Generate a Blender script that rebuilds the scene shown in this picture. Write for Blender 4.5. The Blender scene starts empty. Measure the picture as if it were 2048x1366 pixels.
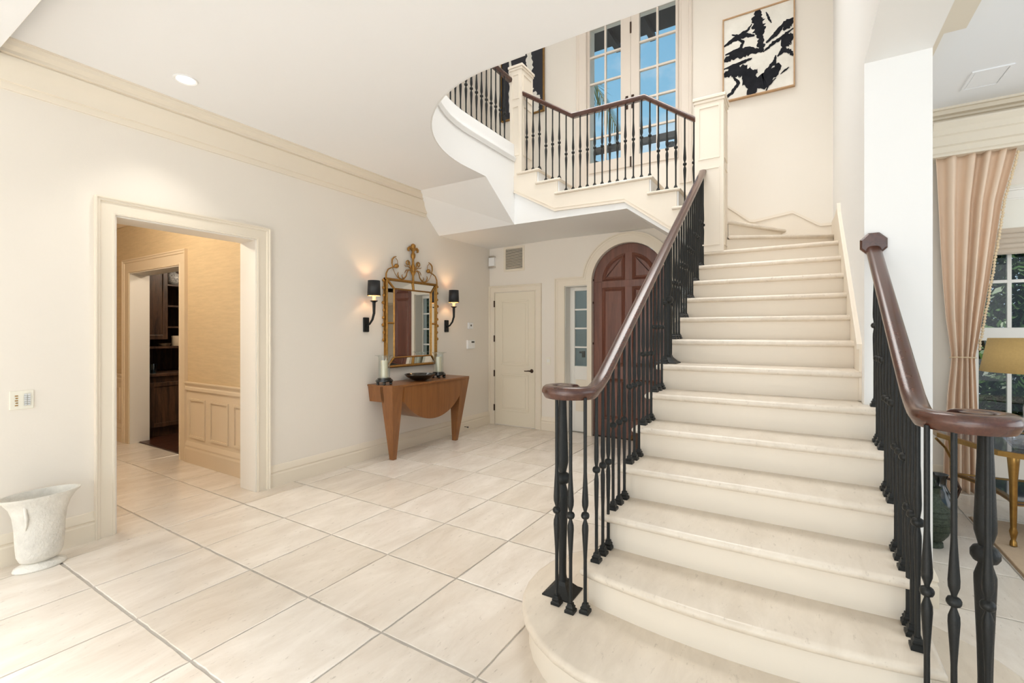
import bpy, bmesh, math, random
from math import sin, cos, pi, radians, sqrt
from mathutils import Vector, noise

scn = bpy.context.scene
COL = scn.collection
# ------------------------------------------------------------------ camera
cd = bpy.data.cameras.new('camera'); cam = bpy.data.objects.new('camera', cd); COL.objects.link(cam)
cam.location = (0, 0, 1.45); cam.rotation_euler = (radians(90), 0, radians(31.647))
cd.sensor_width = 36; cd.lens = 36 * 932.63 / 2048; cd.shift_y = -19 / 2048; cd.clip_start = .02
scn.camera = cam
vs = scn.view_settings
vs.view_transform = 'Standard'; vs.look = 'None'; vs.gamma = 1; vs.use_curve_mapping = False; vs.exposure = 0.0
scn.cycles.use_denoising = True
scn.cycles.max_bounces = 10; scn.cycles.diffuse_bounces = 6; scn.cycles.transparent_max_bounces = 12
scn.cycles.caustics_reflective = False; scn.cycles.caustics_refractive = False; scn.cycles.sample_clamp_indirect = 4
# ------------------------------------------------------------------ sky
w = bpy.data.worlds.new('sky'); scn.world = w; w.use_nodes = True
nt = w.node_tree; nt.nodes.clear()
def N(t, typ, **k):
    n = t.nodes.new(typ)
    for a, b in k.items():
        if a in n.inputs: n.inputs[a].default_value = b
        else: setattr(n, a, b)
    return n
tc = N(nt, 'ShaderNodeTexCoord'); sep = N(nt, 'ShaderNodeSeparateXYZ'); nt.links.new(tc.outputs['Generated'], sep.inputs[0])
grad = N(nt, 'ShaderNodeValToRGB'); nt.links.new(sep.outputs['Z'], grad.inputs[0])
grad.color_ramp.elements[0].position = 0.0; grad.color_ramp.elements[0].color = (.62, .78, .88, 1)
grad.color_ramp.elements[1].position = .80; grad.color_ramp.elements[1].color = (.17, .43, .70, 1)
e = grad.color_ramp.elements.new(.38); e.color = (.27, .56, .79, 1)
ns = N(nt, 'ShaderNodeTexNoise', Scale=3.2, Detail=7.0, Roughness=.62); mp = N(nt, 'ShaderNodeMapping'); mp.inputs['Scale'].default_value = (1, 1, 2.2)
nt.links.new(tc.outputs['Generated'], mp.inputs[0]); nt.links.new(mp.outputs[0], ns.inputs['Vector'])
cr = N(nt, 'ShaderNodeValToRGB'); cr.color_ramp.elements[0].position = .47; cr.color_ramp.elements[1].position = .72
cr.color_ramp.elements[1].color = (.85, .85, .85, 1); nt.links.new(ns.outputs[0], cr.inputs[0])
mx = N(nt, 'ShaderNodeMixRGB'); mx.inputs[2].default_value = (.92, .94, .96, 1)
nt.links.new(cr.outputs[0], mx.inputs[0]); nt.links.new(grad.outputs[0], mx.inputs[1])
bg = N(nt, 'ShaderNodeBackground', Strength=1.0); nt.links.new(mx.outputs[0], bg.inputs[0])
wo = N(nt, 'ShaderNodeOutputWorld'); nt.links.new(bg.outputs[0], wo.inputs[0])
# ------------------------------------------------------------------ added unseen area lamps standing in for daylight, then the sun
def area(name, loc, rot, sx, sy, power, color=(1, .97, .93), spread=180):
    l = bpy.data.lights.new(name, 'AREA'); l.shape = 'RECTANGLE'; l.size = sx; l.size_y = sy; l.energy = power; l.color = color
    l.spread = radians(spread)
    o = bpy.data.objects.new(name, l); COL.objects.link(o); o.location = loc; o.rotation_euler = rot; return o
area('rear_fill', (-1.2, -6.4, 1.7), (radians(90), 0, 0), 6.0, 3.2, 225, (1, .985, .965))  # unseen lamp added for light from behind the viewer; no glazing is built
area('living_rear_fill', (3.2, -6.0, 1.7), (radians(90), 0, 0), 3.4, 3.2, 35, (1, .985, .965))  # unseen added lamp lighting the living room from behind
area('living_side_fill', (4.9, 2.8, 1.6), (radians(90), 0, radians(90)), 4.5, 2.4, 70, (1, .985, .965))  # unseen added lamp on the open right side; no window is built
area('upper_hall_fill', (-1.6, -1.3, 5.0), (radians(90), 0, 0), 3.5, 1.8, 60, (1, .97, .94))  # unseen added lamp to brighten the upper walls

area('rear_floor_bounce_fill', (-1.0, -6.4, 6.2), (radians(32), 0, 0), 2.6, 1.4, 900, (.98, .99, 1), 60)  # unseen added lamp aimed at the floor behind the viewer for bounce
area('stairwell_fill', (-1.5, 4.3, 6.15), (0, 0, 0), 2.6, 2.2, 62, (1, .98, .95), 100)  # unseen added lamp for treads and back floor; no skylight is built
sl = bpy.data.lights.new('sun', 'SUN'); sl.energy = 6; sl.angle = radians(1); sl.color = (1, .95, .86)
so_ = bpy.data.objects.new('sun', sl); COL.objects.link(so_); so_.location = (0, -8, 12); so_.rotation_euler = (radians(28), 0, 0)
# ------------------------------------------------------------------ mesh helpers
def wpos(o):
    p = Vector((0, 0, 0))
    while o is not None: p += Vector(o.location); o = o.parent
    return p
class MB:
    def __init__(s): s.v = []; s.f = []
    def add(s, vs_, fs):
        n = len(s.v); s.v += [tuple(a) for a in vs_]; s.f += [tuple(i + n for i in f) for f in fs]; return s
    def box(s, x0, x1, y0, y1, z0, z1):
        return s.add([(x0,y0,z0),(x1,y0,z0),(x1,y1,z0),(x0,y1,z0),(x0,y0,z1),(x1,y0,z1),(x1,y1,z1),(x0,y1,z1)],
                     [(0,3,2,1),(4,5,6,7),(0,1,5,4),(1,2,6,5),(2,3,7,6),(3,0,4,7)])
    def prism(s, poly, ax, a, b):
        n = len(poly)
        m = {'x': lambda p, t: (t, p[0], p[1]), 'y': lambda p, t: (p[0], t, p[1]), 'z': lambda p, t: (p[0], p[1], t)}[ax]
        return s.add([m(p, a) for p in poly] + [m(p, b) for p in poly],
                     [tuple(range(n))[::-1], tuple(range(n, 2*n))] + [(i, (i+1) % n, n+(i+1) % n, n+i) for i in range(n)])
    def lathe(s, prof, c=(0,0,0), n=16, sx=1, sy=1, cap=True, ph=0):
        vs_ = []; fs = []
        for r, z in prof:
            for i in range(n):
                t = 2*pi*i/n + ph; vs_.append((c[0]+r*cos(t)*sx, c[1]+r*sin(t)*sy, c[2]+z))
        for k in range(len(prof)-1):
            for i in range(n):
                j = (i+1) % n; fs.append((k*n+i, k*n+j, (k+1)*n+j, (k+1)*n+i))
        if cap:
            fs.append(tuple(range(n))[::-1]); fs.append(tuple(range((len(prof)-1)*n, len(prof)*n)))
        return s.add(vs_, fs)
    def tube(s, pts, r, n=8):
        pts = [Vector(p) for p in pts]; m = len(pts); rr = r if isinstance(r, (list, tuple)) else [r]*m
        vs_ = []; fs = []; side = None
        for i, p in enumerate(pts):
            t = (pts[min(i+1, m-1)] - pts[max(i-1, 0)]).normalized()
            if side is None:
                a = Vector((0,0,1)) if abs(t.z) < .9 else Vector((1,0,0)); side = t.cross(a).normalized()
            else:
                side = (side - t*side.dot(t))
                side = side.normalized() if side.length > 1e-6 else t.orthogonal().normalized()
            up = side.cross(t)
            for k in range(n):
                a = 2*pi*k/n; vs_.append(p + side*cos(a)*rr[i] + up*sin(a)*rr[i])
        for i in range(m-1):
            for k in range(n):
                j = (k+1) % n; fs.append((i*n+k, i*n+j, (i+1)*n+j, (i+1)*n+k))
        fs.append(tuple(range(n))[::-1]); fs.append(tuple(range((m-1)*n, m*n)))
        return s.add(vs_, fs)
    def sweep(s, pts, prof, closed=False):
        # profile (u sideways, v up) carried along a path, sides kept level, joints mitred in plan
        pts = [Vector(p) for p in pts]; m = len(pts); n = len(prof); vs_ = []; fs = []
        for i, p in enumerate(pts):
            a = pts[i-1] if (i > 0 or closed) else None; b = pts[(i+1) % m] if (i < m-1 or closed) else None
            d1 = (p - a) if a is not None else (b - p); d2 = (b - p) if b is not None else (p - a)
            h1 = Vector((d1.x, d1.y, 0)).normalized(); h2 = Vector((d2.x, d2.y, 0)).normalized()
            n1 = Vector((h1.y, -h1.x, 0)); n2 = Vector((h2.y, -h2.x, 0)); nn = (n1 + n2)
            nn = nn.normalized() if nn.length > 1e-6 else n1
            k = 1 / max(.35, nn.dot(n1))
            for u, v in prof: vs_.append(p + nn*u*k + Vector((0, 0, v)))
        for i in range(m if closed else m-1):
            for q in range(n):
                j = (q+1) % n; i2 = (i+1) % m; fs.append((i*n+q, i*n+j, i2*n+j, i2*n+q))
        if not closed: fs.append(tuple(range(n))[::-1]); fs.append(tuple(range((m-1)*n, m*n)))
        return s.add(vs_, fs)
    def slab(s, out, zt, th, R=None, seg=5):
        # stone slab with a rounded edge all round; out is a counter-clockwise outline
        R = th/2 if R is None else R; n = len(out); lv = []
        for k in range(seg+1):
            a = -pi/2 + pi*k/seg; lv.append((R*(1-cos(a)), zt - th/2 + (th/2)*sin(a)))
        vs_ = []
        for d, z in lv:
            for i in range(n):
                p = Vector(out[i]); a = Vector(out[i-1]); b = Vector(out[(i+1) % n])
                e1 = (p-a).normalized(); e2 = (b-p).normalized(); m1 = Vector((-e1.y, e1.x)); m2 = Vector((-e2.y, e2.x))
                mm = (m1+m2).normalized(); q = p + mm*(d/max(.4, mm.dot(m1))); vs_.append((q.x, q.y, z))
        fs = [tuple(range(n))[::-1], tuple(range(seg*n, (seg+1)*n))]
        for k in range(seg):
            for i in range(n):
                j = (i+1) % n; fs.append((k*n+i, k*n+j, (k+1)*n+j, (k+1)*n+i))
        return s.add(vs_, fs)
    def mesh(s, name, off=Vector((0,0,0)), fix=True):
        me = bpy.data.meshes.new(name); me.from_pydata([tuple(Vector(a)-off) for a in s.v], [], s.f)
        if fix:
            b = bmesh.new(); b.from_mesh(me); bmesh.ops.recalc_face_normals(b, faces=b.faces); b.to_mesh(me); b.free()
        me.update(); return me
    def build(s, name, mat, parent=None, smooth=None, bevel=0, fix=True):
        if parent is None:
            xs = [a[0] for a in s.v]; ys = [a[1] for a in s.v]; zs = [a[2] for a in s.v]
            off = Vector(((min(xs)+max(xs))/2, (min(ys)+max(ys))/2, min(zs))); loc = off
        else: off = wpos(parent); loc = Vector((0,0,0))
        me = s.mesh(name, off, fix); o = bpy.data.objects.new(name, me); COL.objects.link(o); o.location = loc
        if parent is not None: o.parent = parent
        me.materials.append(mat)
        if smooth:
            for p in me.polygons: p.use_smooth = True
            me.set_sharp_from_angle(angle=radians(smooth))
        if bevel:
            b = o.modifiers.new('bevel', 'BEVEL'); b.width = bevel; b.segments = 2; b.limit_method = 'ANGLE'; b.angle_limit = radians(40)
        return o
def tag(o, label=None, cat=None, group=None, kind=None):
    for k, v in (('label', label), ('category', cat), ('group', group), ('kind', kind)):
        if v: o[k] = v
    return o
def thing(name, loc, label, cat, group=None):
    o = bpy.data.objects.new(name, None); COL.objects.link(o); o.location = loc; o.empty_display_size = .1
    return tag(o, label, cat, group)
def sempty(name, loc, label=None):
    o = bpy.data.objects.new(name, None); COL.objects.link(o); o.location = loc; return tag(o, label, kind='structure')
def struct(o, label=None): return tag(o, label, kind='structure')
def B(*a): return MB().box(*a)
def frame_y(x0, x1, z0, z1, y0, y1, t, tb=None):
    tb = t if tb is None else tb
    return B(x0, x0+t, y0, y1, z0, z1).box(x1-t, x1, y0, y1, z0, z1).box(x0+t, x1-t, y0, y1, z0, z0+tb).box(x0+t, x1-t, y0, y1, z1-tb, z1)
def frame_x(y0, y1, z0, z1, x0, x1, t):
    return B(x0, x1, y0, y0+t, z0, z1).box(x0, x1, y1-t, y1, z0, z1).box(x0, x1, y0+t, y1-t, z0, z0+t).box(x0, x1, y0+t, y1-t, z1-t, z1)

# ------------------------------------------------------------------ materials
def srgb(r, g, b):
    f = lambda c: (c/255/12.92) if c/255 <= .04045 else ((c/255+.055)/1.055)**2.4
    return (f(r), f(g), f(b))
def mat(name, c, rough=.5, metal=0, var=0, vscale=8, c2=None, stretch=(1,1,1), bump=0, bscale=60, coat=0, emit=None, spec=.5, rvar=0, space='Object', detail=4):
    m = bpy.data.materials.new(name); m.use_nodes = True; t = m.node_tree; p = t.nodes['Principled BSDF']
    p.inputs['Base Color'].default_value = (*c, 1); p.inputs['Roughness'].default_value = rough; p.inputs['Metallic'].default_value = metal
    p.inputs['Specular IOR Level'].default_value = spec
    if coat: p.inputs['Coat Weight'].default_value = coat; p.inputs['Coat Roughness'].default_value = .12
    if emit: p.inputs['Emission Color'].default_value = (*emit[0], 1); p.inputs['Emission Strength'].default_value = emit[1]
    co = None
    if var or bump or rvar:
        tcn = N(t, 'ShaderNodeTexCoord'); mpn = N(t, 'ShaderNodeMapping'); mpn.inputs['Scale'].default_value = stretch
        t.links.new(tcn.outputs[space], mpn.inputs[0]); co = mpn.outputs[0]
    if var:
        nz = N(t, 'ShaderNodeTexNoise', Scale=vscale, Detail=float(detail), Roughness=.6); t.links.new(co, nz.inputs['Vector'])
        rp = N(t, 'ShaderNodeValToRGB'); d = c2 if c2 else tuple(x*(1-var) for x in c)
        rp.color_ramp.elements[0].position = .3; rp.color_ramp.elements[1].position = .72
        rp.color_ramp.elements[0].color = (*d, 1); rp.color_ramp.elements[1].color = (*c, 1)
        t.links.new(nz.outputs[0], rp.inputs[0]); t.links.new(rp.outputs[0], p.inputs['Base Color'])
    if bump:
        nb = N(t, 'ShaderNodeTexNoise', Scale=bscale, Detail=3.0); t.links.new(co, nb.inputs['Vector'])
        bn = N(t, 'ShaderNodeBump', Strength=bump, Distance=.01); t.links.new(nb.outputs[0], bn.inputs['Height']); t.links.new(bn.outputs[0], p.inputs['Normal'])
    return m
def wood(name, c1, c2, rough, scale=3.0, stretch=(1, 1, .08), coat=0, ring=6.0):
    m = bpy.data.materials.new(name); m.use_nodes = True; t = m.node_tree; p = t.nodes['Principled BSDF']
    tcn = N(t, 'ShaderNodeTexCoord'); mpn = N(t, 'ShaderNodeMapping'); mpn.inputs['Scale'].default_value = stretch
    t.links.new(tcn.outputs['Object'], mpn.inputs[0])
    n1 = N(t, 'ShaderNodeTexNoise', Scale=scale*4, Detail=5.0, Roughness=.65, Distortion=.6); t.links.new(mpn.outputs[0], n1.inputs['Vector'])
    n2 = N(t, 'ShaderNodeTexNoise', Scale=scale*30, Detail=2.0); t.links.new(mpn.outputs[0], n2.inputs['Vector'])
    mth = N(t, 'ShaderNodeMath', operation='MULTIPLY_ADD'); mth.inputs[1].default_value = .35; t.links.new(n2.outputs[0], mth.inputs[0]); t.links.new(n1.outputs[0], mth.inputs[2])
    rp = N(t, 'ShaderNodeValToRGB'); rp.color_ramp.elements[0].position = .48; rp.color_ramp.elements[1].position = .85
    rp.color_ramp.elements[0].color = (*c2, 1); rp.color_ramp.elements[1].color = (*c1, 1); t.links.new(mth.outputs[0], rp.inputs[0])
    t.links.new(rp.outputs[0], p.inputs['Base Color']); p.inputs['Roughness'].default_value = rough
    if coat: p.inputs['Coat Weight'].default_value = coat; p.inputs['Coat Roughness'].default_value = .2
    return m
def glass(name, tint=(1, 1, 1), refl=.06, rough=0.0):
    m = bpy.data.materials.new(name); m.use_nodes = True; t = m.node_tree; t.nodes.clear()
    tr = N(t, 'ShaderNodeBsdfTransparent'); tr.inputs[0].default_value = (*tint, 1); gl = N(t, 'ShaderNodeBsdfGlossy'); gl.inputs['Roughness'].default_value = rough
    lw = N(t, 'ShaderNodeLayerWeight', Blend=.5); pw_ = N(t, 'ShaderNodeMath', operation='POWER'); pw_.inputs[1].default_value = 4.0; t.links.new(lw.outputs['Facing'], pw_.inputs[0])
    ma = N(t, 'ShaderNodeMath', operation='MULTIPLY_ADD'); ma.inputs[1].default_value = .45; ma.inputs[2].default_value = refl*.6; t.links.new(pw_.outputs[0], ma.inputs[0])
    mi = N(t, 'ShaderNodeMixShader'); t.links.new(ma.outputs[0], mi.inputs[0]); t.links.new(tr.outputs[0], mi.inputs[1]); t.links.new(gl.outputs[0], mi.inputs[2])
    o = N(t, 'ShaderNodeOutputMaterial'); t.links.new(mi.outputs[0], o.inputs[0]); return m
def travertine(name, ca, cb, cc, rough, sc1=5.0, thr=.62):
    m = bpy.data.materials.new(name); m.use_nodes = True; t = m.node_tree; p = t.nodes['Principled BSDF']
    tcn = N(t, 'ShaderNodeTexCoord'); oi = N(t, 'ShaderNodeObjectInfo'); vm = N(t, 'ShaderNodeVectorMath', operation='ADD')
    sc = N(t, 'ShaderNodeVectorMath', operation='SCALE'); sc.inputs['Scale'].default_value = 37.0
    cx = N(t, 'ShaderNodeCombineXYZ'); t.links.new(oi.outputs['Random'], cx.inputs[0]); t.links.new(oi.outputs['Random'], cx.inputs[1]); t.links.new(cx.outputs[0], sc.inputs[0])
    t.links.new(tcn.outputs['Object'], vm.inputs[0]); t.links.new(sc.outputs[0], vm.inputs[1])
    mpn = N(t, 'ShaderNodeMapping'); mpn.inputs['Scale'].default_value = (1, .32, 1); mpn.inputs['Rotation'].default_value = (0, 0, .25); t.links.new(vm.outputs[0], mpn.inputs[0])
    n1 = N(t, 'ShaderNodeTexNoise', Scale=sc1, Detail=7.0, Roughness=.68, Distortion=.5); t.links.new(mpn.outputs[0], n1.inputs['Vector'])
    rp = N(t, 'ShaderNodeValToRGB'); rp.color_ramp.elements[0].position = .3; rp.color_ramp.elements[1].position = .7
    rp.color_ramp.elements[0].color = (*cb, 1); rp.color_ramp.elements[1].color = (*ca, 1); t.links.new(n1.outputs[0], rp.inputs[0])
    # per-piece tone
    hs = N(t, 'ShaderNodeMixRGB', blend_type='MULTIPLY'); hs.inputs[0].default_value = 1
    rr = N(t, 'ShaderNodeValToRGB'); rr.color_ramp.elements[0].color = (.90, .88, .85, 1); rr.color_ramp.elements[1].color = (1.0, 1.0, 1.0, 1); t.links.new(oi.outputs['Random'], rr.inputs[0])
    t.links.new(rp.outputs[0], hs.inputs[1]); t.links.new(rr.outputs[0], hs.inputs[2])
    # small pits and veins
    n2 = N(t, 'ShaderNodeTexNoise', Scale=46.0, Detail=4.0, Roughness=.7); t.links.new(mpn.outputs[0], n2.inputs['Vector'])
    r2 = N(t, 'ShaderNodeValToRGB'); r2.color_ramp.elements[0].position = thr; r2.color_ramp.elements[1].position = thr+.07; t.links.new(n2.outputs[0], r2.inputs[0])
    n3 = N(t, 'ShaderNodeTexNoise', Scale=4.0, Detail=2.0); t.links.new(vm.outputs[0], n3.inputs['Vector'])
    mk = N(t, 'ShaderNodeMath', operation='MULTIPLY'); t.links.new(r2.outputs[0], mk.inputs[0]); t.links.new(n3.outputs[0], mk.inputs[1])
    mz = N(t, 'ShaderNodeMixRGB'); mz.inputs[2].default_value = (*cc, 1); t.links.new(mk.outputs[0], mz.inputs[0]); t.links.new(hs.outputs[0], mz.inputs[1])
    t.links.new(mz.outputs[0], p.inputs['Base Color'])
    mr = N(t, 'ShaderNodeMapRange'); mr.inputs['To Min'].default_value = rough*.75; mr.inputs['To Max'].default_value = rough*1.5; t.links.new(n1.outputs[0], mr.inputs[0]); t.links.new(mr.outputs[0], p.inputs['Roughness'])
    bn = N(t, 'ShaderNodeBump', Strength=.03, Distance=.004); t.links.new(n1.outputs[0], bn.inputs['Height']); t.links.new(bn.outputs[0], p.inputs['Normal'])
    return m
def cloth(name, c, wv=300, strength=.3, rough=.85):
    m = mat(name, c, rough, var=.06, vscale=3); t = m.node_tree; p = t.nodes['Principled BSDF']
    tcn = N(t, 'ShaderNodeTexCoord'); wt = N(t, 'ShaderNodeTexWave', Scale=wv, Distortion=1.0); wt.bands_direction = 'Z'; t.links.new(tcn.outputs['Object'], wt.inputs['Vector'])
    bn = N(t, 'ShaderNodeBump', Strength=strength, Distance=.002); t.links.new(wt.outputs[0], bn.inputs['Height']); t.links.new(bn.outputs[0], p.inputs['Normal'])
    p.inputs['Sheen Weight'].default_value = .2
    return m

M = {}
M['wall'] = mat('wall_plaster_cream', (.80, .745, .665), .75, var=.02, vscale=1.2, bump=.04, bscale=90)
M['ceil'] = mat('ceiling_white', (.885, .89, .90), .9)
M['white'] = mat('white_plaster', (.83, .83, .82), .8)
M['trim'] = mat('trim_cream_paint', (.77, .695, .575), .45)
M['trim2'] = mat('stair_cream_paint', (.765, .69, .585), .5)
M['doorc'] = mat('closet_door_paint', (.76, .69, .555), .4)
M['tile'] = travertine('floor_travertine', (.83, .775, .705), (.66, .59, .51), (.34, .29, .24), .19)
M['grout'] = mat('grout', (.45, .415, .37), .9, var=.15, vscale=30)
M['tread'] = travertine('tread_marble', (.79, .715, .615), (.66, .585, .49), (.48, .41, .33), .28, 9.0, .60)
M['iron'] = mat('wrought_iron', (.009, .010, .0095), .48, metal=.2, bump=.15, bscale=120, spec=.4)
M['rail'] = wood('handrail_mahogany', (.085, .029, .017), (.042, .015, .009), .24, 5, (1, .15, 1), coat=.35)
M['mahog'] = wood('front_door_mahogany', (.175, .062, .038), (.085, .028, .018), .35, 4, (1, 1, .06), coat=.2)
M['oak'] = wood('pantry_dark_oak', (.105, .052, .026), (.022, .011, .007), .45, 5, (1, 1, .10))
M['plank'] = wood('hardwood_floor', (.075, .028, .016), (.03, .012, .008), .3, 5, (1, .1, 1))
M['console'] = wood('console_cherry', (.26, .105, .031), (.19, .072, .020), .38, 6, (1, 1, .05), coat=.15)
M['gold'] = mat('antique_gilt', (.46, .235, .055), .42, metal=.75, var=.4, vscale=40, bump=.3, bscale=90)
M['brass'] = mat('brass', (.36, .20, .055), .3, metal=.9, var=.3, vscale=20)
M['mirror'] = mat('mirror_glass', (.86, .87, .86), .015, metal=1)
M['black'] = mat('black_shade', (.012, .013, .014), .55)
M['lacq'] = mat('black_lacquer', (.008, .009, .008), .18, coat=.5)
M['shade_in'] = mat('shade_lining', (.9, .65, .35), .8)
M['candle'] = mat('ivory_wax', (.88, .80, .62), .5)
M['tubew'] = mat('ivory_candle_sleeve', (.9, .74, .5), .5, emit=((1, .62, .3), .6))
M['glass'] = glass('clear_glass')
M['chim'] = glass('hurricane_glass', (.95, .97, .96), .13, .01)
M['pane'] = glass('window_pane', (.95, .97, .97), .05)
M['frost'] = glass('sidelight_pane', (.90, .93, .92), .06)
M['frame'] = mat('window_frame_white', (.80, .775, .72), .45)
M['frenchf'] = mat('french_frame_paint', (.74, .66, .575), .5)
M['urn'] = mat('urn_weathered_white', (.80, .765, .69), .85, var=.25, vscale=9, bump=.6, bscale=60, detail=8)
M['plate'] = mat('ivory_plastic', (.80, .765, .65), .4)
M['plastic'] = mat('white_plastic', (.85, .85, .84), .35)
M['dark'] = mat('dark_grey', (.05, .05, .05), .4)
M['bronze'] = mat('oil_rubbed_bronze', (.055, .03, .02), .35, metal=.7)
M['chrome'] = mat('chrome', (.65, .62, .58), .2, metal=1)
M['hallw'] = mat('grasscloth_gold', (.60, .465, .285), .8, var=.14, vscale=22, stretch=(.25, .25, 2.2))
M['hallt'] = mat('hall_trim_tan', (.66, .545, .395), .55)
M['jamb'] = mat('jamb_white', (.78, .74, .67), .5)
M['drape'] = mat('drape_silk', (.78, .605, .46), .6, var=.04, vscale=4)
M['rope'] = mat('tieback_cord', (.70, .55, .36), .7)
M['shade'] = cloth('roman_shade', (.66, .56, .45), 120, .6)
M['liner'] = mat('shade_liner', (.80, .78, .70), .8)
M['lampsh'] = mat('lamp_shade_gold', (.50, .33, .12), .75, var=.1, vscale=60)
M['crystal'] = glass('cut_crystal', (.93, .94, .96), .3, .02)
M['tabletop'] = mat('smoked_mirror_top', (.16, .15, .17), .06, metal=.6)
M['vase'] = mat('bronze_green_vase', (.045, .060, .035), .55, metal=.3, var=.6, vscale=60, bump=.9, bscale=70)
M['rug'] = mat('rug_beige', (.58, .43, .29), .95, var=.1, vscale=30, bump=.4, bscale=200)
M['rugb'] = mat('rug_border', (.30, .21, .13), .95)
M['canvas'] = mat('canvas_white', (.84, .815, .75), .8, var=.22, vscale=5, c2=(.70, .67, .60), detail=7)
M['paint'] = mat('black_paint', (.010, .011, .014), .9, var=.3, vscale=12, c2=(.022, .023, .028), spec=.15)
M['canvasd'] = mat('canvas_black', (.014, .015, .022), .6)
M['framew'] = mat('frame_pale_wood', (.50, .31, .16), .5, var=.2, vscale=20)
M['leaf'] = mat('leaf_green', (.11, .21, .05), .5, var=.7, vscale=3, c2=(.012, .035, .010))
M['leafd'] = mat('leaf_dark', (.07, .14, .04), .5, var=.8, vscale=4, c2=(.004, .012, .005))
M['palm'] = mat('palm_green', (.075, .115, .022), .5, var=.5, vscale=5)
M['bark'] = mat('bark', (.05, .035, .025), .9, var=.4, vscale=20)
M['beamd'] = mat('pergola_dark_timber', (.014, .011, .010), .7, var=.3, vscale=10)
M['porch'] = mat('porch_wall_grey', (.66, .67, .63), .9)
M['pave'] = mat('porch_paving', (.55, .52, .47), .9, var=.1)
M['basket'] = mat('woven_basket_brown', (.10, .045, .025), .7, var=.4, vscale=60, bump=.5)
M['pottery'] = mat('patterned_porcelain', (.75, .74, .70), .3, var=.8, vscale=55, c2=(.06, .07, .09))
M['silver'] = mat('silver', (.75, .68, .52), .25, metal=.9)
M['blueg'] = glass('blue_glass', (.35, .62, .75), .3)
M['lit'] = mat('lit_opal_glass', (.9, .8, .6), .5, emit=((1, .78, .5), 4))  # glowing bowls of the added hall and pantry lamps
M['bulb'] = mat('downlight_lens', (1, 1, 1), .5, emit=((1, .96, .9), 6))

# ------------------------------------------------------------------ key dimensions (metres)
XW, YB, ZC, XR, XP, YP = -4.19, 6.12, 3.2275, .31, .60, 3.266
RI = .1742; YF = 5.0; Z2 = 3.61; ZT = 6.2; HZ = 2.955
tn = lambda i: 2.26 + .277*(i-3)          # nosing line of step i on the long flight
XL = -.875                                # left ends of the treads
# ------------------------------------------------------------------ shell
m = MB()
m.box(XW-.25, XW, -3, 1.354, 0, ZT).box(XW-.25, XW, 2.385, YB+.3, 0, ZT).box(XW-.25, XW, 1.354, 2.385, 2.29, ZT)
struct(m.build('wall_left', M['wall']), 'cream plaster wall with the cased doorway')
# back wall with arched door, two sidelights and the tall upper window
AX, AR, ASP = -1.957, .505, 2.145
m = MB()
S1a, S1b = -2.875, -2.53; S2a, S2b = 2*AX - S1b, 2*AX - S1a
Y0, Y1 = YB, YB+.3
m.box(XW-.25, S1a, Y0, Y1, 0, 3.3).box(S1a, S1b, Y0, Y1, 2.11, 3.3).box(S1b, AX-AR, Y0, Y1, 0, 3.3)
arc = [(AX - AR*cos(pi*k/24), ASP + AR*sin(pi*k/24)) for k in range(25)]
m.prism([(AX-AR, 3.3)] + arc + [(AX+AR, 3.3)], 'y', Y0, Y1)
m.box(AX+AR, S2a, Y0, Y1, 0, 3.3).box(S2a, S2b, Y0, Y1, 2.11, 3.3).box(S2b, XP, Y0, Y1, 0, 3.3)
FX0, FX1, FZ0, FZ1 = -2.544, -1.282, 3.62, 5.80
m.box(XW-.25, FX0, Y0, Y1, 3.3, ZT).box(FX1, XP, Y0, Y1, 3.3, ZT).box(FX0, FX1, Y0, Y1, 3.3, FZ0).box(FX0, FX1, Y0, Y1, FZ1, ZT)
struct(m.build('wall_back', M['wall']), 'cream back wall around the arched front door')
m = B(XR, XP, YP, YB, 0, ZT).box(XR, XP, -3, YP, HZ, ZT)
struct(m.build('wall_right', M['white']), 'off-white stair wall end and header of the living room opening')
# ceiling slab with the curved stairwell opening
edge = []
for x in (.31, -.3, -.9, -1.5): edge.append((x, 2.585))
cx, cy, a, b = -1.72, 4.03, 1.34, 1.445
for k in range(1, 19):
    t = pi/2*k/18; edge.append((cx - a*sin(t), cy - b*cos(t)))
XG = -3.06
edge += [(XG, 4.376)]
poly = [(XW, .75), (XR, .75)] + edge + [(XW, 4.376)]
m = MB().prism(poly, 'z', ZC, Z2)
m.box(XW, XR, -3, .75, 3.11, Z2)
struct(m.build('ceiling', M['ceil']), 'white foyer ceiling with the curved stairwell edge')
m = B(XW-.25, XP, -1.6, YB+.3, ZT, ZT+.2); struct(m.build('ceiling', M['ceil']), 'white ceiling above the stairwell')
m = B(XP, 5.2, -3, 6.1, 3.5, 3.7); struct(m.build('ceiling', M['ceil']), 'living room ceiling')
YL = 5.85
WX0, WX1, WZ0, WZ1 = 1.36, 2.62, .42, 2.62
m = B(XP, WX0, YL, YL+.25, 0, 3.5).box(WX1, 5.2, YL, YL+.25, 0, 3.5).box(WX0, WX1, YL, YL+.25, 0, WZ0).box(WX0, WX1, YL, YL+.25, WZ1, 3.5)
struct(m.build('wall_living', M['wall']), 'cream living room wall with the draped window')
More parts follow.
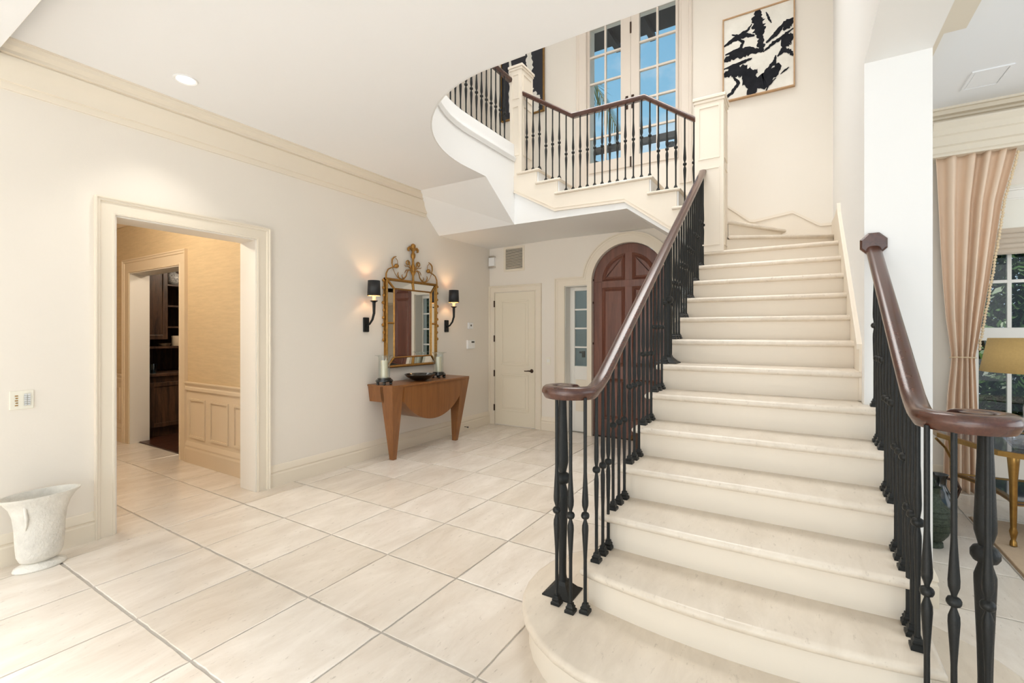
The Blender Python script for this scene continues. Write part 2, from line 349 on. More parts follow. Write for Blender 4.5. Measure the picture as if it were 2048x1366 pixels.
# hall beyond the cased doorway
YH = 2.55
DX0, DX1 = -7.394, -6.024
m = B(-8.9, DX0, YH, YH+.2, 0, 2.95).box(DX1, XW-.25, YH, YH+.2, 0, 2.95).box(DX0, DX1, YH, YH+.2, 2.216, 2.95)
struct(m.build('wall_hall', M['hallw']), 'golden grasscloth hall wall')
struct(B(-8.9, XW-.25, -.6, YH+.2, 2.95, 3.1).build('ceiling', M['ceil']), 'hall ceiling')
struct(B(-9.1, -8.9, -.6, YH+.2, 0, 3.1).build('wall_hall', M['hallw']), 'far end wall of the hall')
struct(B(-8.9, XW-.25, -.8, -.6, 0, 3.1).build('wall_hall', M['hallw']), 'near side wall of the hall')
struct(B(-8.4, -5.0, 4.9, 5.05, 0, 2.9).build('wall_pantry', M['oak']), 'dark panelled pantry wall')
struct(B(-5.2, -5.05, YH+.2, 4.9, 0, 2.9).build('wall_pantry', M['oak']), 'dark pantry side wall')
struct(B(-8.4, -8.3, YH+.2, 4.9, 0, 2.9).build('wall_pantry', M['oak']), 'dark wall behind the pantry cabinets')
struct(B(-8.4, -5.0, YH+.2, 5.05, 2.75, 2.9).build('ceiling', M['oak']), 'dark pantry ceiling')

# ------------------------------------------------------------------ floor and tiles
floor = B(-8.9, 5.2, -3, YB+.3, -.15, -.006).build('floor', M['grout']); struct(floor, 'cream stone tile floor')
random.seed(4)
PX, PY, OX, OY = .5675, .5785, -3.99, 1.587
GX, GY = .0030, .0050
def tile_mesh(wd, hd, seed, seg=11):
    rnd = random.Random(seed); out = []
    cs = [(-wd/2, -hd/2), (wd/2, -hd/2), (wd/2, hd/2), (-wd/2, hd/2)]
    for i in range(4):
        p = Vector(cs[i]); q = Vector(cs[(i+1) % 4]); nrm = Vector((-(q-p).y, (q-p).x)).normalized()
        for k in range(seg):
            t = k/seg; j = rnd.uniform(0, .003)*(1 if rnd.random() < .8 else 1.8) if k else .002
            out.append(p.lerp(q, t) + nrm*j)
    mb = MB(); n = len(out)
    lv = [(0, -.014), (0, -.002), (.003, 0)]
    vs_ = []
    for d, z in lv:
        for p in out:
            s = Vector((1 - d/(wd/2), 1 - d/(hd/2))); vs_.append((p.x*s.x, p.y*s.y, z))
    fs = [tuple(range(2*n, 3*n))]
    for k in range(2):
        for i in range(n): j = (i+1) % n; fs.append((k*n+i, k*n+j, (k+1)*n+j, (k+1)*n+i))
    mb.add(vs_, fs); me = mb.mesh('tile'); me.materials.append(M['tile'])
    return me
full = [tile_mesh(PX-2*GX, PY-2*GY, s) for s in range(8)]
fl = wpos(floor)
for i in range(-9, 13):
    for j in range(-3, 9):
        x0, x1 = OX+PX*i+GX, OX+PX*(i+1)-GX; y0, y1 = OY+PY*j+GY, OY+PY*(j+1)-GY
        if x1 < XW-.01 and y0 > YH+.2: continue
        if x0 > XP and y0 > YL: continue
        if x0 < XW-.25 and x1 < XW-.25 and y1 > YH+.08: y1 = YH+.08
        if y1 > YB+.1: y1 = YB+.1
        if y1-y0 < .05: continue
        isf = abs((x1-x0)-(PX-2*GX)) < 1e-6 and abs((y1-y0)-(PY-2*GY)) < 1e-6
        me = random.choice(full) if isf else tile_mesh(x1-x0, y1-y0, i*31+j)
        o = bpy.data.objects.new('tile', me); COL.objects.link(o); o.parent = floor
        o.location = Vector(((x0+x1)/2, (y0+y1)/2, random.uniform(-.0008, .0004))) - fl
        if isf and random.random() < .5: o.rotation_euler.z = pi
# hardwood floor of the pantry, laid plank by plank
pf = struct(B(-8.3, -5.2, YH+.1, 4.9, -.006, .004).build('floor', M['plank']), 'dark hardwood pantry floor')
for k in range(9):
    B(-7.56+.17*k+.002, -7.56+.17*(k+1)-.002, YH+.1, 4.6, .004, .010).build('plank', M['plank'], pf)

# ------------------------------------------------------------------ mouldings
def mold(name, pts, prof, mt, label=None, parent=None):
    o = MB().sweep(pts, prof).build(name, mt, parent, smooth=25)
    return o if parent else struct(o, label)
CP = [(0, -.2725), (.012, -.2725), (.022, -.25), (.022, -.232), (.034, -.226), (.040, -.19), (.060, -.145), (.084, -.112), (.090, -.092), (.084, -.088), (.084, -.083),
      (.104, -.08), (.104, -.06), (.128, -.036), (.136, -.012), (.146, -.010), (.146, 0), (0, 0)]
mold('trim_1', [(XW, .6, ZC), (XW, 4.62, ZC)], CP, M['trim'], 'stepped cream crown moulding along the left wall')
CP2 = [(u, max(v, -.118)) for u, v in CP if v > -.2]
mold('trim_2', [(XR, .75, ZC), (XW, .75, ZC)], [(-u, v) for u, v in [(0, -.118), (.16, -.02), (.16, 0), (0, 0)]], M['trim'], 'cream crown moulding on the foyer beam')
BP = [(0, 0), (.022, 0), (.022, .115), (.016, .125), (.016, .135), (.022, .142), (.018, .165), (.006, .195), (0, .2)]
def base(name, pts, label): return mold(name, pts, BP, M['trim'], label)
base('baseboard_left', [(XW, -1, 0), (XW, 1.245, 0)], 'cream baseboard left of the cased doorway')
base('baseboard_left', [(XW, 2.50, 0), (XW, YB, 0)], 'cream baseboard under the console table')
base('baseboard_back', [(-3.2535, YB, 0), (-3.01, YB, 0)], 'short cream baseboard between the closet and the front door')
base('baseboard_living', [(XP, YL, 0), (1.36, YL, 0)], 'cream baseboard under the living room curtain')
base('baseboard_living', [(XR, YP, 0), (XP, YP, 0), (XP, YL, 0)], 'cream baseboard around the wall end')
# doorway casing: profile runs round the opening
def casing(name, plane, c, path, wd, mt, label, outward):
    # plane 'x' or 'y' at coordinate c; path is the inner edge (t, z); wd casing width
    prof = [(0, 0), (0, .018), (wd*.10, .020), (wd*.14, .014), (wd*.72, .014), (wd*.76, .024), (wd*.88, .026), (wd*.92, .034), (wd, .034), (wd, 0)]
    n = len(path); vs_ = []; fs = []
    for i, p in enumerate(path):
        p = Vector(p); a = Vector(path[i-1]) if i else None; b = Vector(path[i+1]) if i < n-1 else None
        d1 = (p-a).normalized() if a is not None else (b-p).normalized(); d2 = (b-p).normalized() if b is not None else d1
        n1 = Vector((-d1.y, d1.x)); n2 = Vector((-d2.y, d2.x)); nn = (n1+n2).normalized(); k = 1/max(.5, nn.dot(n1))
        for u, h in prof:
            q = p + nn*u*k
            vs_.append((c + outward*h, q.x, q.y) if plane == 'x' else (q.x, c + outward*h, q.y))
    m_ = len(prof)
    for i in range(n-1):
        for q in range(m_):
            j = (q+1) % m_; fs.append((i*m_+q, i*m_+j, (i+1)*m_+j, (i+1)*m_+q))
    fs += [tuple(range(m_))[::-1], tuple(range((n-1)*m_, n*m_))]
    o = MB().add(vs_, fs).build(name, mt, smooth=20); return struct(o, label)
casing('trim_3', 'x', XW, [(1.354, 0), (1.354, 2.29), (2.385, 2.29), (2.385, 0)], .115, M['trim'], 'wide cream casing of the foyer doorway', 1)
m = B(XW-.25, XW+.002, 1.354, 1.366, 0, 2.29).box(XW-.25, XW+.002, 2.373, 2.385, 0, 2.29).box(XW-.25, XW+.002, 1.366, 2.373, 2.278, 2.29)
struct(m.build('trim_4', M['jamb']), 'cream jamb lining of the foyer doorway')
casing('trim_5', 'y', YH, [(DX0, 0), (DX0, 2.216), (DX1, 2.216), (DX1, 0)], .17, M['hallt'], 'tan casing of the pantry doorway', -1)
m = B(DX0, DX0+.012, YH-.005, YH+.21, 0, 2.216).box(DX1-.012, DX1, YH-.005, YH+.21, 0, 2.216).box(DX0+.012, DX1-.012, YH-.005, YH+.21, 2.204, 2.216)
struct(m.build('trim_6', M['jamb']), 'pale jamb lining of the pantry doorway')
mold('trim_7', [(XW-.25, YH, 2.95), (-8.9, YH, 2.95)], [(u*.9, v*.5) for u, v in [(0, -.24), (-.02, -.24), (-.03, -.2), (-.10, -.08), (-.12, -.05), (-.14, 0), (0, 0)]], M['hallt'], 'tan crown moulding in the hall')
# wainscot: chair rail, base and raised panels
def wains(x0, x1, panels, label):
    wd = struct(B(x0, x1, YH-.012, YH-.001, 0, .80).build('trim_8', M['hallt']), label)
    MB().prism([(YH-.012, .80), (YH-.030, .805), (YH-.030, .835), (YH-.018, .845), (YH-.022, .86), (YH-.042, .885), (YH-.042, .895), (YH, .895), (YH, .80)], 'x', x0, x1).build('chair_rail', M['hallt'], wd)
    MB().prism([(YH-.012, 0), (YH-.03, 0), (YH-.03, .15), (YH-.024, .17), (YH-.028, .19), (YH-.016, .225), (YH-.012, .235)], 'x', x0, x1).build('base_moulding', M['hallt'], wd)
    for a, b in panels:
        f = MB()
        z0, z1, t = .285, .715, .022
        f.box(a, b, YH-.026, YH-.012, z0, z0+t).box(a, b, YH-.026, YH-.012, z1-t, z1).box(a, a+t, YH-.026, YH-.012, z0+t, z1-t).box(b-t, b, YH-.026, YH-.012, z0+t, z1-t)
        p = f.build('panel_moulding', M['hallt'], wd)
wains(DX1+.17, XW-.25, [(-5.78, -5.43), (-5.325, -4.965), (-4.86, -4.50)], 'tan panelled wainscot right of the pantry doorway')
wains(-8.9, DX0-.17, [(-7.98, -7.66), (-8.4, -8.08)], 'tan panelled wainscot left of the pantry doorway')
# living room cornice, crown and ceiling band
LP = [(0, -.20), (.02, -.20), (.03, -.16), (.06, -.10), (.065, -.085), (.085, -.08), (.085, -.06), (.13, -.055), (.13, -.02), (.16, -.02), (.16, 0), (0, 0)]
mold('trim_9', [(XP, YL, 3.5), (5.2, YL, 3.5)], LP, M['trim'], 'cream crown moulding over the living room curtain')
m = MB().prism([(YL, 3.04), (YL-.20, 3.04), (YL-.20, 3.06), (YL-.215, 3.07), (YL-.215, 3.12), (YL-.235, 3.13), (YL-.235, 3.21), (YL-.25, 3.22), (YL-.25, 3.27), (YL-.28, 3.31), (YL-.28, 3.33), (YL, 3.33)], 'x', 1.03, 2.95)
struct(m.build('trim_10', M['trim']), 'cream cornice box above the living room curtain')
m = B(XP, .93, .5, 4.16, 3.44, 3.5).box(XP, .82, 4.16, YL, 3.44, 3.5); struct(m.build('trim_11', M['trim']), 'cream ceiling band on the living room side of the header')
m = B(1.16, 1.40, 5.03, 5.05, 3.490, 3.5).box(1.16, 1.40, 5.35, 5.37, 3.490, 3.5).box(1.16, 1.18, 5.05, 5.35, 3.490, 3.5).box(1.38, 1.40, 5.05, 5.35, 3.490, 3.5)
ap = thing('ceiling_access_panel', (1.28, 5.2, 3.49), 'flush white access panel in the living room ceiling', 'access panel')
m.build('frame', M['ceil'], ap); B(1.185, 1.375, 5.055, 5.345, 3.4935, 3.5).build('panel', M['ceil'], ap)

# ------------------------------------------------------------------ front door, sidelights, closet door
door1 = sempty('door_1', (AX, YB+.06, 0), 'arched mahogany front door with six raised panels')
R2 = AR-.006
def archpoly(R, z0=.012, x=AX, n=24): return [(x-R, z0)] + [(x - R*cos(pi*k/n), ASP + R*sin(pi*k/n)) for k in range(n+1)] + [(x+R, z0)]
MB().prism(archpoly(R2), 'y', YB+.065, YB+.10).build('leaf', M['mahog'], door1)
yf0, yf1 = YB+.040, YB+.066
m = MB()
ST = .125
B(AX-R2, AX-R2+ST, yf0, yf1, .013, ASP).build('stile', M['mahog'], door1, bevel=.004); B(AX+R2-ST, AX+R2, yf0, yf1, .013, ASP).build('stile', M['mahog'], door1, bevel=.004)
B(AX-.05, AX+.05, yf0+.001, yf1-.001, .25, ASP+R2-ST+.004).build('mullion', M['mahog'], door1, bevel=.004)
for z0, z1 in ((.012, .25), (.81, .985), (2.06, 2.155)): B(AX-R2+ST, AX+R2-ST, yf0, yf1, z0, z1).build('cross_rail', M['mahog'], door1, bevel=.004)
ri = R2-ST
ring = [(AX - R2*cos(pi*k/24), ASP + R2*sin(pi*k/24)) for k in range(25)] + [(AX + ri*cos(pi*k/24), ASP + ri*sin(pi*k/24)) for k in range(25)]
MB().prism(ring, 'y', yf0, yf1).build('arched_rail', M['mahog'], door1, bevel=.004)
def raised(poly, name='panel'):
    c = Vector((sum(p[0] for p in poly)/len(poly), sum(p[1] for p in poly)/len(poly)))
    def ins(d):
        o = []; n = len(poly)
        for i in range(n):
            p = Vector(poly[i]); a = Vector(poly[i-1]); b = Vector(poly[(i+1) % n]); e1 = (p-a).normalized(); e2 = (b-p).normalized()
            m1 = Vector((-e1.y, e1.x)); m2 = Vector((-e2.y, e2.x)); mm = (m1+m2).normalized(); o.append(p + mm*(d/max(.45, mm.dot(m1))))
        return o
    n = len(poly); lv = [(0, yf0+.002), (.012, yf0+.012), (.020, yf0+.018), (.026, yf0+.022), (.05, yf0+.006)]
    vs_ = []
    for d, y in lv: vs_ += [(p.x, y, p.y) for p in ins(d)]
    fs = [(k*n+i, k*n+(i+1) % n, (k+1)*n+(i+1) % n, (k+1)*n+i) for k in range(len(lv)-1) for i in range(n)] + [tuple(range((len(lv)-1)*n, len(lv)*n))]
    MB().add(vs_, fs).build(name, M['mahog'], door1)
for s in (-1, 1):
    xa, xb = sorted((AX + s*.05, AX + s*(R2-ST)))
    for z0, z1 in ((.25, .81), (.985, 2.06)): raised([(xa, z0), (xb, z0), (xb, z1), (xa, z1)])
    t0 = math.acos(.05/ri); q = [(AX + s*ri*cos(t), ASP+ri*sin(t)) for t in [t0*k/10 for k in range(11)]]
    pl = [(AX+s*.05, ASP+.012)] + [(q[0][0], ASP+.012)] + q[1:]
    raised(pl if s > 0 else pl[::-1])
for x, z in ((AX-R2-.004, 1.86), (AX-R2-.004, 1.29), (AX-R2-.002, ASP+.03), (AX-R2-.004, .58), (AX-.14, ASP+R2+.0)):
    MB().lathe([(.009, -.014), (.012, -.008), (.012, .008), (.009, .014)], (x, yf0-.004, z), 8).build('hinge_knuckle', M['bronze'], door1)
B(AX-R2, AX+R2, YB+.02, YB+.12, 0, .012).build('threshold', M['bronze'], door1)
# casing round the arch and the sidelights (one continuous stepped band)
def offs(p, d): return p
ci, co = AR, .625
def arch_band(name, ri_, ro_, y0, y1, mt):
    a0 = math.asin(min(1, (2.214-ASP)/ro_))
    o_ = [(AX + ro_*cos(t), ASP+ro_*sin(t)) for t in [a0 + (pi-2*a0)*k/28 for k in range(29)]]
    i_ = [(AX - ri_*cos(t), ASP+ri_*sin(t)) for t in [pi*k/28 for k in range(29)]]
    return o_, i_
fr = sempty('trim_12', (AX, YB, 0), 'cream arched casing of the front door and sidelights')
o_, i_ = arch_band('', ci, co, 0, 0, None)
for s, (sa, sb) in ((-1, (S1a, S1b)), (1, (S2a, S2b))):
    pass
XO = 1.054
poly = [(AX-XO, 0), (S1a, 0), (S1a, 2.11), (S1b, 2.11), (S1b, 0), (AX-ci, 0)] + i_ + [(AX+ci, 0), (S2a, 0), (S2a, 2.11), (S2b, 2.11), (S2b, 0), (AX+XO, 0), (AX+XO, 2.214)] + o_ + [(AX-XO, 2.214)]
# built as strips so that every face stays simple
m = MB()
def strip(y0, y1, wid):
    m.box(AX-XO, S1a, y0, y1, 0, 2.214).box(S1a, S1b, y0, y1, 2.11, 2.214).box(S1b, AX-ci, y0, y1, 0, ASP)
    m.box(AX+ci, S2a, y0, y1, 0, ASP).box(S2a, S2b, y0, y1, 2.11, 2.214).box(S2b, AX+XO, y0, y1, 0, 2.214)
strip(YB-.022, YB, 0)
n = 30
band = [(AX + co*cos(pi*k/n), ASP + co*sin(pi*k/n)) for k in range(n+1)] + [(AX - ci*cos(pi*k/n), ASP + ci*sin(pi*k/n)) for k in range(n+1)]
for k in range(n):
    a0, a1 = pi*k/n, pi*(k+1)/n
    m.prism([(AX+ci*cos(a0), ASP+ci*sin(a0)), (AX+co*cos(a0), ASP+co*sin(a0)), (AX+co*cos(a1), ASP+co*sin(a1)), (AX+ci*cos(a1), ASP+ci*sin(a1))], 'y', YB-.0235, YB-.0005)
m.build('flat_band', M['trim'], fr)
def backband(path, name, w0, h0, closed=False):
    n = len(path); vs_ = []; fs = []; pr_ = [(0, 0), (0, h0), (w0, h0), (w0, 0)]
    for i, p in enumerate(path):
        p = Vector(p); a = Vector(path[i-1]) if i else None; b = Vector(path[i+1]) if i < n-1 else None
        d1 = (p-a).normalized() if a is not None else (b-p).normalized(); d2 = (b-p).normalized() if b is not None else d1
        n1 = Vector((-d1.y, d1.x)); n2 = Vector((-d2.y, d2.x)); nn = (n1+n2).normalized(); k = 1/max(.5, nn.dot(n1))
        for u, h in pr_: q = p + nn*u*k; vs_.append((q.x, YB-h, q.y))
    for i in range(n-1):
        for q in range(4): j = (q+1) % 4; fs.append((i*4+q, i*4+j, (i+1)*4+j, (i+1)*4+q))
    fs += [(3, 2, 1, 0), tuple(range((n-1)*4, n*4))]
    MB().add(vs_, fs).build(name, M['trim'], fr, smooth=30)
a0 = math.asin((2.214-ASP)/co)
outer = [(AX-XO, 0), (AX-XO, 2.214)] + [(AX - co*cos(t), ASP+co*sin(t)) for t in [a0 + (pi-2*a0)*k/30 for k in range(31)]] + [(AX+XO, 2.214), (AX+XO, 0)]
backband(outer, 'back_band', .018, .036); 
inner = [(AX-XO+.03, 0), (AX-XO+.03, 2.184)] + [(AX - (co-.03)*cos(t), ASP+(co-.03)*sin(t)) for t in [a0*.6 + (pi-1.2*a0)*k/30 for k in range(31)]] + [(AX+XO-.03, 2.184), (AX+XO-.03, 0)]
backband(inner, 'bead', .008, .028)
def sidelight(name, xa, xb, label, latch):
    s = sempty(name, ((xa+xb)/2, YB+.2, 0), label)
    y0, y1 = YB+.17, YB+.22; g0, g1 = xa+.075, xb-.03
    m = MB(); m.box(xa, g0, y0, y1, 0, 2.11).box(g1, xb, y0, y1, 0, 2.11).box(g0, g1, y0, y1, 2.05, 2.11).box(g0, g1, y0, y1, 0, .955); m.build('sash', M['frame'], s, bevel=.003)
    B(g0+.02, g1-.02, y0-.012, y0, .30, .76).build('lower_panel', M['trim'], s, bevel=.006)
    for k in range(1, 4):
        z = .955 + (2.05-.955)*k/4; B(g0, g1, y0+.01, y1-.01, z-.012, z+.012).build('glazing_bar', M['frame'], s)
    for k in range(4):
        z0 = .955 + (2.05-.955)*k/4; B(g0, g1, y0+.022, y0+.027, z0, z0+(2.05-.955)/4).build('pane', M['frost'], s)
    B(xa+.0005, xa+.006, YB-.001, y0-.013, 0, 2.105).box(xb-.006, xb-.0005, YB-.001, y0-.013, 0, 2.105).box(xa+.006, xb-.006, YB-.001, y0-.013, 2.10, 2.1095).build('reveal', M['frame'], s)
    if latch:
        m = B(g0+.10, g0+.135, y0+.03, y0+.075, 1.08, 1.17).box(g0+.06, g0+.10, y0+.03, y0+.06, 1.14, 1.165); m.build('latch', M['dark'], s)
sidelight('window_1', S1a, S1b, 'narrow four-pane sidelight left of the front door', True)
sidelight('window_2', S2a, S2b, 'narrow four-pane sidelight right of the front door behind the stairs', False)
# closet door
dr = sempty('door_2', (-3.72, YB, 0), 'cream two-panel closet door in the corner')
m = B(-4.077, -3.365, YB-.012, YB-.001, .014, 2.06); m.build('leaf', M['doorc'], dr)
def panel_door_panel(x0, x1, z0, z1):
    t = .03; m = MB(); y0, y1 = YB-.022, YB-.012
    m.prism([(x0, z0), (x1, z0), (x1-t, z0+t), (x0+t, z0+t)], 'y', y0, y1).prism([(x0, z1), (x0+t, z1-t), (x1-t, z1-t), (x1, z1)], 'y', y0, y1)
    m.prism([(x0, z0), (x0+t, z0+t), (x0+t, z1-t), (x0, z1)], 'y', y0, y1).prism([(x1, z0), (x1, z1), (x1-t, z1-t), (x1-t, z0+t)], 'y', y0, y1)
    p = B(x0+.055, x1-.055, YB-.018, YB-.012, z0+.055, z1-.055).build('panel', M['doorc'], dr, bevel=.004); m.build('panel_moulding', M['doorc'], dr, bevel=.004)
panel_door_panel(-3.965, -3.471, .936, 1.941); panel_door_panel(-3.965, -3.471, .23, .805)
for z in (1.89, 1.347, .803, .267): B(-4.096, -4.080, YB-.030, YB-.006, z-.05, z+.05).build('hinge', M['bronze'], dr, bevel=.003)
m = MB().lathe([(.028, 0), (.03, .004), (.024, .010), (.010, .014), (.009, .045)], (0, 0, 0), 14)
m.v = [(a - 3.415, YB-.012-c, b + .864) for a, b, c in m.v]; m.build('handle_rose', M['bronze'], dr, smooth=40)
MB().tube([(-3.415, YB-.052, .864), (-3.45, YB-.058, .866), (-3.49, YB-.056, .862), (-3.52, YB-.055, .862)], [.011, .009, .007, .008], 8).build('lever', M['bronze'], dr, smooth=50)
casing('trim_13', 'y', YB, [(-4.085, 0), (-4.085, 2.068), (-3.357, 2.068), (-3.357, 0)], .104, M['trim'], 'cream casing of the closet door', -1)

# ------------------------------------------------------------------ upper French window
W3 = sempty('window_3', (-1.913, YB, FZ0), 'tall French window over the stair landing')
y0, y1 = YB+.04, YB+.09
frame_y(FX0, FX1, FZ0, FZ1, y0, y1, .03, .05).build('frame', M['frenchf'], W3)
for xa, xb, ga, gb in ((-2.514, -1.925, -2.514+.005, -2.06), (-1.922, -1.312, -1.809, -1.343)):
    s = MB(); s.box(xa, ga, y0-.012, y1, FZ0+.051, FZ1-.05).box(gb, xb, y0-.012, y1, FZ0+.051, FZ1-.05).box(ga, gb, y0-.012, y1, FZ0+.051, 3.815).box(ga, gb, y0-.012, y1, 5.70, FZ1-.05)
    lf = s.build('leaf', M['frenchf'], W3)
    xm = (ga+gb)/2
    B(xm-.012, xm+.012, y0, y1-.01, 3.815, 5.70).build('glazing_bar', M['frenchf'], lf)
    zs = [3.815, 4.16, 4.545, 4.925, 5.30, 5.70]
    for z in zs[1:-1]: B(ga, gb, y0+.001, y1-.011, z-.012, z+.012).build('glazing_bar', M['frenchf'], lf)
    for k in range(5):
        for pa, pb in ((ga, xm), (xm, gb)): B(pa, pb, y0+.02, y0+.025, zs[k], zs[k+1]).build('pane', M['pane'], lf)
for x in (-1.975, -1.895):
    B(x-.018, x+.018, y0-.022, y0-.012, 4.44, 4.62).build('handle_plate', M['bronze'], W3, bevel=.004)
    MB().tube([(x, y0-.02, 4.58), (x, y0-.05, 4.58), (x+(.02 if x > -1.93 else -.02), y0-.055, 4.56), (x, y0-.05, 4.50)], .008, 6).build('handle', M['bronze'], W3, smooth=50)
B(-1.932, -1.912, y0-.02, y0-.012, 3.66, 3.80).build('bolt', M['bronze'], W3); B(-1.932, -1.912, y0-.02, y0-.012, 5.45, 5.6).build('bolt', M['bronze'], W3)
casing('trim_14', 'y', YB, [(FX0, FZ0-.3), (FX0, FZ1), (FX1, FZ1), (FX1, FZ0-.3)], .145, M['frenchf'], 'cream casing of the tall French window', -1)

# ------------------------------------------------------------------ staircase
stair = thing('staircase', (-.25, 1.6, 0), 'cream stone staircase rising past the landing window to the curved gallery', 'staircase')
# bottom step: bull-nosed at both ends
def bull(x0, x1, yfront, r, off=0, bow=.06):
    pts = []; c1 = (x1-.23+0, 2.2); c0 = (x0+.27, 2.2); r = r-off
    a_end = math.acos(max(-1, min(1, (x1 - c1[0] + .05)/r)))
    for k in range(15):
        t = -pi/2 + (pi/2 + math.asin(sqrt(max(0, 1-((.21)/r)**2)))) * k/14; pts.append((c1[0]+r*cos(t), c1[1]+r*sin(t)))
    ye = pts[-1][1]; left = []
    for k in range(15):
        t = -pi/2 + (pi/2 + math.asin(sqrt(max(0, 1-((.21)/r)**2)))) * k/14; left.append((c0[0]-r*cos(t), c0[1]+r*sin(t)))
    pts += left[::-1]
    n = 8; xa, ya = left[0]; xb, yb = pts[0]
    for k in range(1, n): t = k/n; pts.append((xa + (xb-xa)*t, ya - bow*4*t*(1-t)))
    return pts
XRE = .41
MB().slab(bull(XL, XRE, 1.6, .595), RI, .042).build('tread', M['tread'], stair, smooth=50)
MB().prism(bull(XL, XRE, 1.6, .595, off=.035), 'z', 0, RI-.04).build('riser', M['trim2'], stair, smooth=40)
def front(i, x0, x1, y, bow): return [(x0 + (x1-x0)*k/10, y - bow*4*(k/10)*(1-k/10)) for k in range(11)]
for i in range(2, 14):
    z = RI*i; y = tn(i); x1 = XRE if i < 7 else XR; x0 = XL
    bow = .075 if i == 2 else (.02 if i == 3 else 0)
    y2 = tn(i+1)+.06 if i < 13 else 5.75
    if i == 2: y = 2.02
    f = front(i, x0, x1, y, bow)
    if i < 7: out = f + [(x1, y2), (x0, y2)]
    else: out = f + [(x1, y2), (x0, y2)]
    if i == 6: out = f + [(x1, YP), (XR, YP), (XR, y2), (x0, y2)]
    if i == 13: out = f + [(XR, 5.80), (-.60, 5.28), (-.60, 5.31), (x0, 5.31)]
    MB().slab(out, z, .040).build('tread', M['tread'], stair, smooth=50)
    fr_ = [(max(x0+.03, min(x1-(.035 if i < 7 else 0), p[0])), p[1]+.04) for p in f]
    MB().prism(fr_ + [(fr_[-1][0], fr_[-1][1]+.018+bow), (fr_[0][0], fr_[0][1]+.018+bow)], 'z', z-RI, z-.040).build('riser', M['trim2'], stair)
# carriage under the flight: stepped top, sloping soffit
pts = [(tn(2)+.07, RI*.2)]
top = [(2.08, 0.0)]
prof = []
for i in range(2, 14):
    yy = (2.075 if i == 2 else tn(i)+.055); prof += [(yy, RI*(i-1)), (yy, RI*i-.041)]
prof += [(5.31, RI*13-.041), (5.31, RI*13-.25), (2.9, .44), (2.40, .005), (2.075, .005)]
MB().prism(prof, 'x', XL+.032, XR).build('carriage', M['trim2'], stair)
prof = []
for i in range(2, 7):
    yy = (2.075 if i == 2 else tn(i)+.055); prof += [(yy, RI*(i-1)), (yy, RI*i-.041)]
prof += [(YP-.001, RI*6-.041), (YP-.001, .005), (2.075, .005)]
MB().prism(prof, 'x', XR+.001, XRE-.036).build('side_panel', M['trim2'], stair)
# winders
def wind(i, out, ra, rb):
    z = RI*i
    MB().slab(out, z, .040).build('tread', M['tread'], stair, smooth=50)
    d = Vector(rb)-Vector(ra); nrm = Vector((-d.y, d.x)).normalized()
    a_ = Vector(ra)+nrm*.035; b_ = Vector(rb)+nrm*.035
    MB().prism([a_, b_, b_+nrm*.02, a_+nrm*.02], 'z', z-RI, z-.040).build('riser', M['trim2'], stair)
wind(14, [(-.62, 5.20), (XR, 5.70), (XR, YB), (-.62, YB)], (-.62, 5.20), (XR, 5.70))
wind(15, [(-.60, 5.30), (-.117, YB), (-.90, YB), (-.90, 5.30)], (-.60, 5.30), (-.117, YB))
B(-.90, XR, 5.31, YB, 2.02, RI*13-.04).build('winder_base', M['trim2'], stair)
# upper steps along the back wall
zz = {16: 2.748, 17: 2.94, 18: 3.112, 19: 3.277, 20: 3.44}
xs_ = {16: (-1.127, -.88), 17: (-1.383, -1.037), 18: (-2.479, -1.32), 19: (-2.737, -2.40), 20: (-3.0, -2.68)}
for i in range(16, 21):
    x0, x1 = xs_[i]
    MB().slab([(x0, YF-.035), (x1, YF-.035), (x1, YB), (x0, YB)], zz[i], .036).build('tread', M['tread'], stair, smooth=50)
    B(x1-.0395, x1-.026, YF+.002, YB-.016, (zz[i-1] if i > 16 else RI*15), zz[i]-.036).build('riser', M['white'], stair)
body = [(-3.0475, 2.80), (-1.607, 2.80), (-.91, 2.30), (-.91, zz[16]-.036-.1), (-.94, zz[16]-.037), (-1.077, zz[16]-.037), (-1.077, zz[17]-.037), (-1.36, zz[17]-.037), (-1.36, zz[18]-.037), (-2.44, zz[18]-.037), (-2.44, zz[19]-.037),
        (-2.72, zz[19]-.037), (-2.72, zz[20]-.037), (-3.0475, zz[20]-.037)]
MB().prism(body, 'y', YF+.001, YB).build('landing_body', M['white'], stair)
st = [(-3.047, 3.195), (-2.48, 2.886), (-1.627, 2.869), (-1.0, 2.40), (-.91, 2.34), (-.91, zz[16]-.036), (-1.077, zz[16]-.036), (-1.077, zz[17]-.036), (-1.36, zz[17]-.036), (-1.36, zz[18]-.036), (-2.44, zz[18]-.036), (-2.44, zz[19]-.036),
      (-2.72, zz[19]-.036), (-2.72, zz[20]-.036), (-3.047, zz[20]-.036)]
MB().prism(st, 'y', YF-.012, YF).build('stringer', M['trim2'], stair)
# bead along the stringer's lower edge
lo = [(-3.047, 3.195), (-2.48, 2.886), (-1.627, 2.869), (-1.0, 2.40)]
for d, wd_, hh in ((0, .012, .024), (.035, .006, .018)):
    p = [Vector((x, YF, z+d)) for x, z in lo]
    mm = MB()
    for a_, b_ in zip(p, p[1:]):
        mm.prism([(a_.x, a_.z), (b_.x, b_.z), (b_.x, b_.z+wd_), (a_.x, a_.z+wd_)], 'y', YF-hh, YF-.011)
    mm.build('stringer_bead', M['trim2'], stair)
